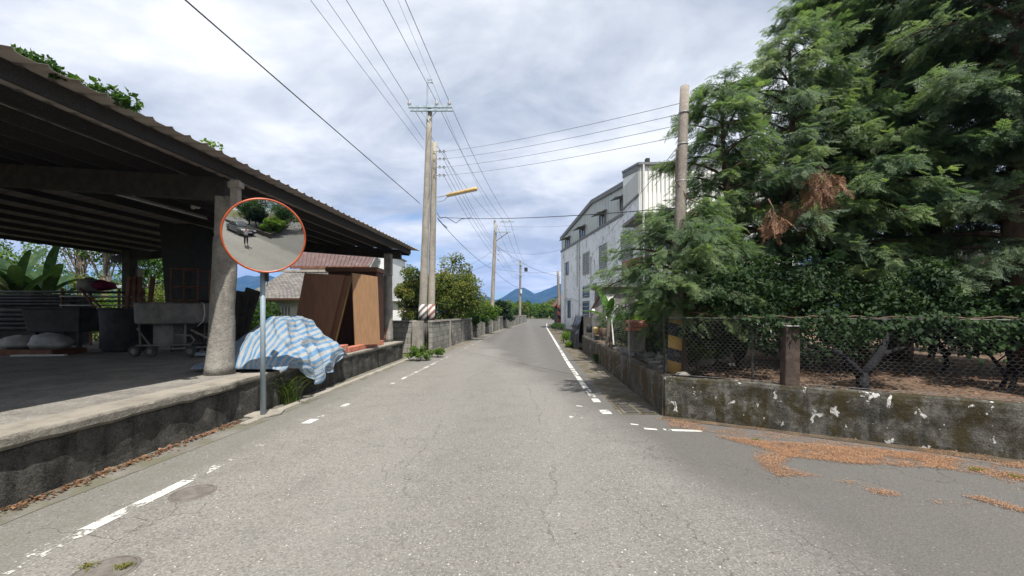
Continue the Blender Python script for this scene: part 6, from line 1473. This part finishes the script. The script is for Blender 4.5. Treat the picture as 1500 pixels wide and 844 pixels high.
# ---- needle litter and fallen leaves
def inside(poly, x, y):
    c = np.zeros(len(x), bool); n = len(poly)
    for i in range(n):
        (x1, y1), (x2, y2) = poly[i], poly[(i+1) % n]
        c ^= ((y1 > y) != (y2 > y)) & (x < (x2-x1)*(y-y1)/(y2-y1+1e-12)+x1)
    return c
def gpoly(pts): return [tuple(G(*p)[:2]) for p in pts]
bands = [(gpoly([(1030, 634), (1120, 622), (1250, 640), (1400, 655), (1560, 678), (1640, 700), (1640, 735), (1500, 705), (1400, 690), (1370, 686), (1250, 680), (1180, 672), (1150, 670), (1110, 656)]), 12000, .3),
         (gpoly([(1040, 637), (1100, 645), (1200, 652), (1300, 660), (1400, 672), (1400, 690), (1370, 686), (1250, 680), (1180, 672), (1150, 668), (1110, 655)]), 17000, .7),
         (gpoly([(1400, 668), (1560, 690), (1640, 712), (1640, 732), (1500, 705), (1400, 690)]), 7000, .35),
         (gpoly([(1100, 660), (1165, 668), (1142, 682), (1160, 690), (1200, 698), (1140, 699), (1120, 686), (1108, 673)]), 3000, .55),
         (gpoly([(1228, 706), (1250, 704), (1320, 726), (1290, 726)]), 600, .45), (gpoly([(1365, 734), (1420, 738), (1425, 742), (1370, 741)]), 350, .4), (gpoly([(1412, 727), (1440, 730), (1510, 750), (1500, 752)]), 800, .5),
         (gpoly([(960, 612), (1030, 622), (1040, 634), (985, 628)]), 2200, .25), (gpoly([(1430, 690), (1700, 735), (1700, 770), (1480, 712)]), 2500, .4),
         (gpoly([(655, 505), (700, 499), (697, 506), (640, 516)]), 700, .4)]
V, T = [], []; rr = np.random.default_rng(4)
for poly, n, dens in bands:
    a = np.array(poly); x = rr.uniform(a[:, 0].min(), a[:, 0].max(), n*4); y = rr.uniform(a[:, 1].min(), a[:, 1].max(), n*4)
    jx = x+rr.normal(0, .035, len(x)); jy = y+rr.normal(0, .02, len(x)); m_ = inside(poly, x, y)
    nzv = np.array([noise.noise(Vector((p*2.3, q_*3.1, 0)))+.5*noise.noise(Vector((p*9, q_*9, 4))) for p, q_ in zip(x[m_], y[m_])])
    keep = nzv > (.35-dens*1.1+rr.normal(0, .12, len(nzv))); X = jx[m_][keep]; Yq = jy[m_][keep]
    X, Yq = X[:n], Yq[:n]; k = len(X); ph = rr.uniform(0, 6.28, k); L = rr.uniform(.006, .015, k); w_ = rr.uniform(.0014, .0028, k)
    c = np.stack([X, Yq, rr.uniform(.006, .016, k)], 1); d = np.stack([np.cos(ph)*L, np.sin(ph)*L, rr.normal(0, .004, k)], 1); s_ = np.stack([-np.sin(ph)*w_, np.cos(ph)*w_, 0*w_], 1)
    V.append(np.stack([c-d, c+s_, c+d, c-s_], 1)); T.append(rr.uniform(.35, .95, k))
prop(quads_object('needle_litter', np.concatenate(V), MT['litter'], None, np.concatenate(T)), 'orange brown fallen conifer needles swept along the corner wall', 'fallen needles', kind='stuff')
# dusting of broken needles under the loose ones: a fine sheet whose cover follows the drifts
V, T = [], []
gx, gy = np.meshgrid(np.arange(-1.6, 9.5, .035), np.arange(2.2, 7.2, .035)); gx, gy = gx.ravel(), gy.ravel()
den = np.zeros(len(gx))
for k_ in range(7):
    jx, jy = gx+rr.normal(0, .05, len(gx)), gy+rr.normal(0, .03, len(gx))
    d_ = np.zeros(len(gx))
    for poly, n, dens in bands[:-1]: d_ = np.maximum(d_, inside(poly, jx, jy)*(.17+.54*dens))
    den += d_/7
ok = (den > .05) & ((gy-6.34)*1.667+(gx-2.33) < -.05); gx, gy, den = gx[ok], gy[ok], den[ok]; h_ = .0175
quad = np.array([[-h_, -h_], [h_, -h_], [h_, h_], [-h_, h_]])
V = np.zeros((len(gx), 4, 3)); V[:, :, 0] = gx[:, None]+quad[:, 0]; V[:, :, 1] = gy[:, None]+quad[:, 1]; V[:, :, 2] = .0085
gx2, gy2 = np.meshgrid(np.arange(-3.6, -1.6, .06), np.arange(15.5, 25.5, .06)); gx2, gy2 = gx2.ravel(), gy2.ravel(); d2 = np.zeros(len(gx2))
for k_ in range(6): d2 += inside(bands[-1][0], gx2+rr.normal(0, .08, len(gx2)), gy2+rr.normal(0, .3, len(gx2)))*.42/6
ok = d2 > .05; gx2, gy2, d2 = gx2[ok], gy2[ok], d2[ok]; V2 = np.zeros((len(gx2), 4, 3)); V2[:, :, 0] = gx2[:, None]+quad[:, 0]*1.714; V2[:, :, 1] = gy2[:, None]+quad[:, 1]*1.714; V2[:, :, 2] = .0085
V = np.concatenate([V, V2]); den = np.concatenate([den, d2])
prop(quads_object('needle_dust', V, MT['dust'], None, den), 'thin patchy dusting of broken orange needles on the tarmac', 'fallen needles', kind='stuff')
n = 1100; y = rr.uniform(1.5, 6.0, n); x = np.array([lerp(WALL_L, q_) for q_ in y])+.05+np.abs(rr.normal(0, .055, n)); c = np.stack([x, y, .012+rr.uniform(0, .02, n)], 1)
prop(quads_object('fallen_leaves', kites(c, np.stack([rr.normal(0, 1, n), rr.normal(0, 1, n), rr.normal(0, .2, n)], 1), np.array([0, 0, 1.])+rr.normal(0, .35, (n, 3)), rr.uniform(.02, .055, n), .28), MT['dead'], None, rr.uniform(0, 1, n)), 'dry brown fallen leaves lying along the foot of the retaining wall', 'fallen leaves', kind='stuff')
n = 380; x = rr.uniform(-3.9, 6, n); y = rr.uniform(2.0, 11, n); c = np.stack([x, y, np.full(n, .007)], 1)
prop(quads_object('scattered_debris', kites(c, np.stack([rr.normal(0, 1, n), rr.normal(0, 1, n), 0*x], 1), np.array([0, 0, 1.])+rr.normal(0, .2, (n, 3)), rr.uniform(.008, .024, n), .3), MT['dead'], None, rr.uniform(.5, 1, n)), 'tiny dry leaf bits scattered over the tarmac', 'leaf bits', kind='stuff')
n = 3000; x = rr.uniform(2.8, 11, n); y = rr.uniform(5, 12, n); ok = (x > lerp(WALL_R, 8)+.4) & ((y-6.34)*1.667+(x-2.33) > .7); x, y = x[ok], y[ok]; n = len(x); c = np.stack([x, y, np.array([OZ(a, b_) for a, b_ in zip(x, y)])+.05], 1)
prop(quads_object('orchard_leaves', kites(c, np.stack([rr.normal(0, 1, n), rr.normal(0, 1, n), 0*x], 1), np.array([0, 0, 1.])+rr.normal(0, .3, (n, 3)), rr.uniform(.03, .09, n), .3), MT['dead'], None, rr.uniform(.1, 1, n)), 'dry leaves covering the orchard floor behind the corner wall', 'fallen leaves', kind='stuff')

# ================================================================== BEHIND THE CAMERA (seen in the mirror)
pr = thing('person', 'person in white shirt and dark trousers taking a photo, seen in the mirror', 'person', (0, -.45, 0))
def skin(name, edges, pts, rad, mat, parent, root=0):
    me = bpy.data.meshes.new(name); me.from_pydata(pts, edges, []); me.materials.append(mat); o = bpy.data.objects.new(name, me); link(o, parent)
    md = o.modifiers.new('skin', 'SKIN'); sv = me.skin_vertices[0].data
    for i, r_ in enumerate(rad): sv[i].radius = (r_, r_) if isinstance(r_, float) else r_; sv[i].use_root = (i == root)
    md.use_smooth_shade = True; s_ = o.modifiers.new('sub', 'SUBSURF'); s_.levels = 2; s_.render_levels = 2; return o
MS = M_simple('skin_tone', (.50, .30, .21), (.46, .27, .19), 5, .6); MSH = M_simple('white_shirt', (.74, .74, .76), (.68, .68, .70), 6, .8); MTR = M_simple('navy_trousers', (.025, .03, .05), (.02, .022, .04), 6, .8); MHR = M_simple('black_hair', (.02, .018, .016), (.03, .026, .022), 20, .6)
y0 = -.50
pts = [(0, y0, .96), (0, y0, 1.15), (0, y0, 1.36), (0, y0, 1.47), (0, y0+.02, 1.56), (0, y0+.02, 1.66),
       (-.18, y0, 1.38), (-.24, y0+.12, 1.22), (-.07, y0+.30, 1.50), (.18, y0, 1.38), (.24, y0+.12, 1.22), (.07, y0+.30, 1.50),
       (-.10, y0, .88), (-.11, y0+.02, .50), (-.12, y0, .09), (-.12, y0+.13, .045), (.10, y0, .88), (.11, y0+.02, .50), (.12, y0, .09), (.12, y0+.13, .045)]
ed = [(0, 1), (1, 2), (2, 3), (3, 4), (4, 5), (2, 6), (6, 7), (7, 8), (2, 9), (9, 10), (10, 11), (0, 12), (12, 13), (13, 14), (14, 15), (0, 16), (16, 17), (17, 18), (18, 19)]
skin('body', ed, pts, [(.15, .10), (.13, .095), (.15, .10), .055, .075, .07, .06, .045, .032, .06, .045, .032, .085, .058, .042, .035, .085, .058, .042, .035], MS, pr)
skin('shirt', [(0, 1), (1, 2), (2, 3), (3, 4), (2, 5), (5, 6)], [(0, y0, .90), (0, y0, 1.16), (0, y0, 1.37), (-.18, y0, 1.385), (-.235, y0+.10, 1.25), (.18, y0, 1.385), (.235, y0+.10, 1.25)], [(.175, .135), (.165, .128), (.175, .125), .078, .062, .075, .062], MSH, pr)
skin('trousers', [(0, 1), (1, 2), (2, 3), (0, 4), (4, 5), (5, 6)], [(0, y0, .97), (-.10, y0, .86), (-.11, y0+.02, .50), (-.12, y0, .12), (.10, y0, .86), (.11, y0+.02, .50), (.12, y0, .12)], [(.16, .118), .10, .075, .06, .10, .075, .06], MTR, pr)
mb = MB()
for i in range(13):
    for j in range(20):
        th_ = math.pi*.62*i/12; a_ = 2*math.pi*j/20; mb.v.append((.088*math.sin(th_)*math.cos(a_), y0+.0+.102*math.sin(th_)*math.sin(a_), 1.635+.115*math.cos(th_)+(.03 if math.sin(a_) > 0 and i > 8 else 0)))
for i in range(12):
    for j in range(20): a = i*20+j; mb.f.append((a, i*20+(j+1) % 20, (i+1)*20+(j+1) % 20, a+20))
mb.build('hair', MHR, pr, smooth=True)
for sx in (-1, 1):
    for f in range(4): MB().tube([(sx*.075, y0+.30, 1.50+.012*f), (sx*.06, y0+.335, 1.515+.018*f), (sx*.035, y0+.325, 1.52+.018*f)], [.009, .008, .007], 6).build('finger', MS, pr)
ph_ = MB().box((0, y0+.345, 1.545), (.15, .008, .072)).build('phone', MT['black'], None, bevel=.004); prop(ph_, 'black phone held up in both hands by the person in the white shirt', 'phone')
# parked car
car = thing('parked_car', 'dark grey saloon car parked behind the person, seen in the mirror', 'car', (2.0, -5.2, 0))
MC, ntc, bc = mat_base('dark_car_paint', .25, .6); bc.inputs['Base Color'].default_value = (.035, .037, .042, 1); bc.inputs['Coat Weight'].default_value = .6
def loft(secs, name, mat, parent):
    mb = MB(); m_ = len(secs[0])
    for s_ in secs: mb.v += [tuple(p) for p in s_]
    for i in range(len(secs)-1):
        for j in range(m_): a = i*m_+j; b2 = i*m_+(j+1) % m_; mb.f.append((a, b2, b2+m_, a+m_))
    mb.f.append(tuple(range(m_-1, -1, -1))); mb.f.append(tuple((len(secs)-1)*m_+k for k in range(m_))); return mb.build(name, mat, parent, smooth=True, bevel=.02)
CX, CY = 2.0, -5.2
def sec(y, hw, zb_, zt, c=.12):
    return [(CX-hw*.94, CY+y, zb_), (CX+hw*.94, CY+y, zb_), (CX+hw, CY+y, zb_+c), (CX+hw, CY+y, zt-c), (CX+hw*.9, CY+y, zt-.02), (CX+hw*.5, CY+y, zt), (CX-hw*.5, CY+y, zt), (CX-hw*.9, CY+y, zt-.02), (CX-hw, CY+y, zt-c), (CX-hw, CY+y, zb_+c)]
loft([sec(2.2, .72, .32, .62), sec(2.1, .82, .25, .74), sec(1.6, .88, .22, .84), sec(.9, .9, .22, .94), sec(0, .9, .22, .96), sec(-1.4, .9, .22, .97), sec(-2.0, .86, .25, .95), sec(-2.2, .74, .35, .80)], 'body', MC, car)
loft([sec(1.0, .74, .90, .96, .02), sec(.35, .68, .9, 1.38, .1), sec(-.1, .64, .9, 1.45, .1), sec(-.8, .64, .9, 1.43, .1), sec(-1.6, .72, .9, .99, .02)], 'cabin', MT['glass'], car)
loft([sec(.2, .62, 1.37, 1.41, .01), sec(-.1, .62, 1.42, 1.47, .01), sec(-.8, .62, 1.40, 1.455, .01), sec(-1.0, .60, 1.33, 1.37, .01)], 'roof', MC, car)
for sx in (-1, 1):
    MB().box((CX+sx*.62, CY+2.14, .62), (.34, .12, .14)).build('headlight', MT['porcelain'], car, bevel=.03)
    MB().box((CX+sx*.98, CY+.72, 1.0), (.16, .1, .12)).build('door_mirror', MC, car, bevel=.03)
    for dy in (1.4, -1.35):
        wl = MB().lathe([(.18, -.1), (.31, -.1), (.33, -.07), (.33, .07), (.31, .1), (.18, .1)], (CX+sx*.82, CY+dy, .33), 28, Matrix.Rotation(R(90), 4, 'Y')).build('wheel', MT['rubber'], car); MB().lathe([(.0, -.08), (.2, -.09), (.2, .09), (.0, .08)], (CX+sx*.82, CY+dy, .33), 20, Matrix.Rotation(R(90), 4, 'Y')).build('rim', MT['steel'], wl)
MB().box((CX, CY+2.21, .50), (.44, .02, .14)).build('number_plate', MT['offwhite'], car); MB().box((CX, CY+2.17, .66), (.7, .08, .12)).build('grille', MT['black'], car, bevel=.02)
hl = ['leafy tree behind the corner wall just beyond the right edge of the photo', 'bright bush along the side road wall, second beyond the right edge', 'bright bush along the side road wall, third beyond the right edge', 'tall tree behind the side road wall seen high in the mirror',
      'dark tree on the near side of the side road beside the parked car', 'tall bright tree behind the parked car', 'green tree behind the parked car on the other side of the road', 'dark tree far behind the person', 'tall green tree far back behind the side road wall', 'second tall green tree far back behind the side road wall']
for k, (x, y, rx, zt, m_) in enumerate(((8.6, 4.6, 1.3, 2.7, 'green'), (5.4, -3.6, 1.5, 2.3, 'shruby'), (7.6, -4.6, 1.7, 2.6, 'shruby'), (11.5, -6.5, 3.2, 6.5, 'green'), (6.4, -7.6, 2.2, 4.6, 'shrubd'), (7.5, -12, 3.4, 7.0, 'green'), (2.0, -19, 3.4, 6.5, 'green'), (-3.5, -17, 3.4, 6.4, 'shrubd'), (17, -6, 4.8, 10, 'green'), (13, -15, 5, 10.5, 'shrubd'))):
    broadleaf('hedge_tree', hl[k], (x, y, 0), .3, zt, rx, rx, 60, 8000, .24, m_, 150+k, group='trees behind the photographer', trunk_r=.12, stems=2, hollow=.2)

# ================================================================== AIR
mb = MB(); mb.box((0, 1950, 178), (7900, 4480, 362))
hz_o = mb.build('haze', bpy.data.materials.new('haze')); prop(hz_o, kind='stuff'); hm = bpy.data.materials['haze']; hm.use_nodes = True; nt = hm.node_tree
nt.nodes.remove(nt.nodes['Principled BSDF']); pv = nt.nodes.new('ShaderNodeVolumePrincipled'); pv.inputs['Density'].default_value = .00018; pv.inputs['Color'].default_value = (.15, .38, 1.0, 1); pv.inputs['Anisotropy'].default_value = .0
nt.links.new(pv.outputs[0], nt.nodes['Material Output'].inputs['Volume'])
prop(hz_o, 'thin blue haze filling the air out to the mountains', 'haze')
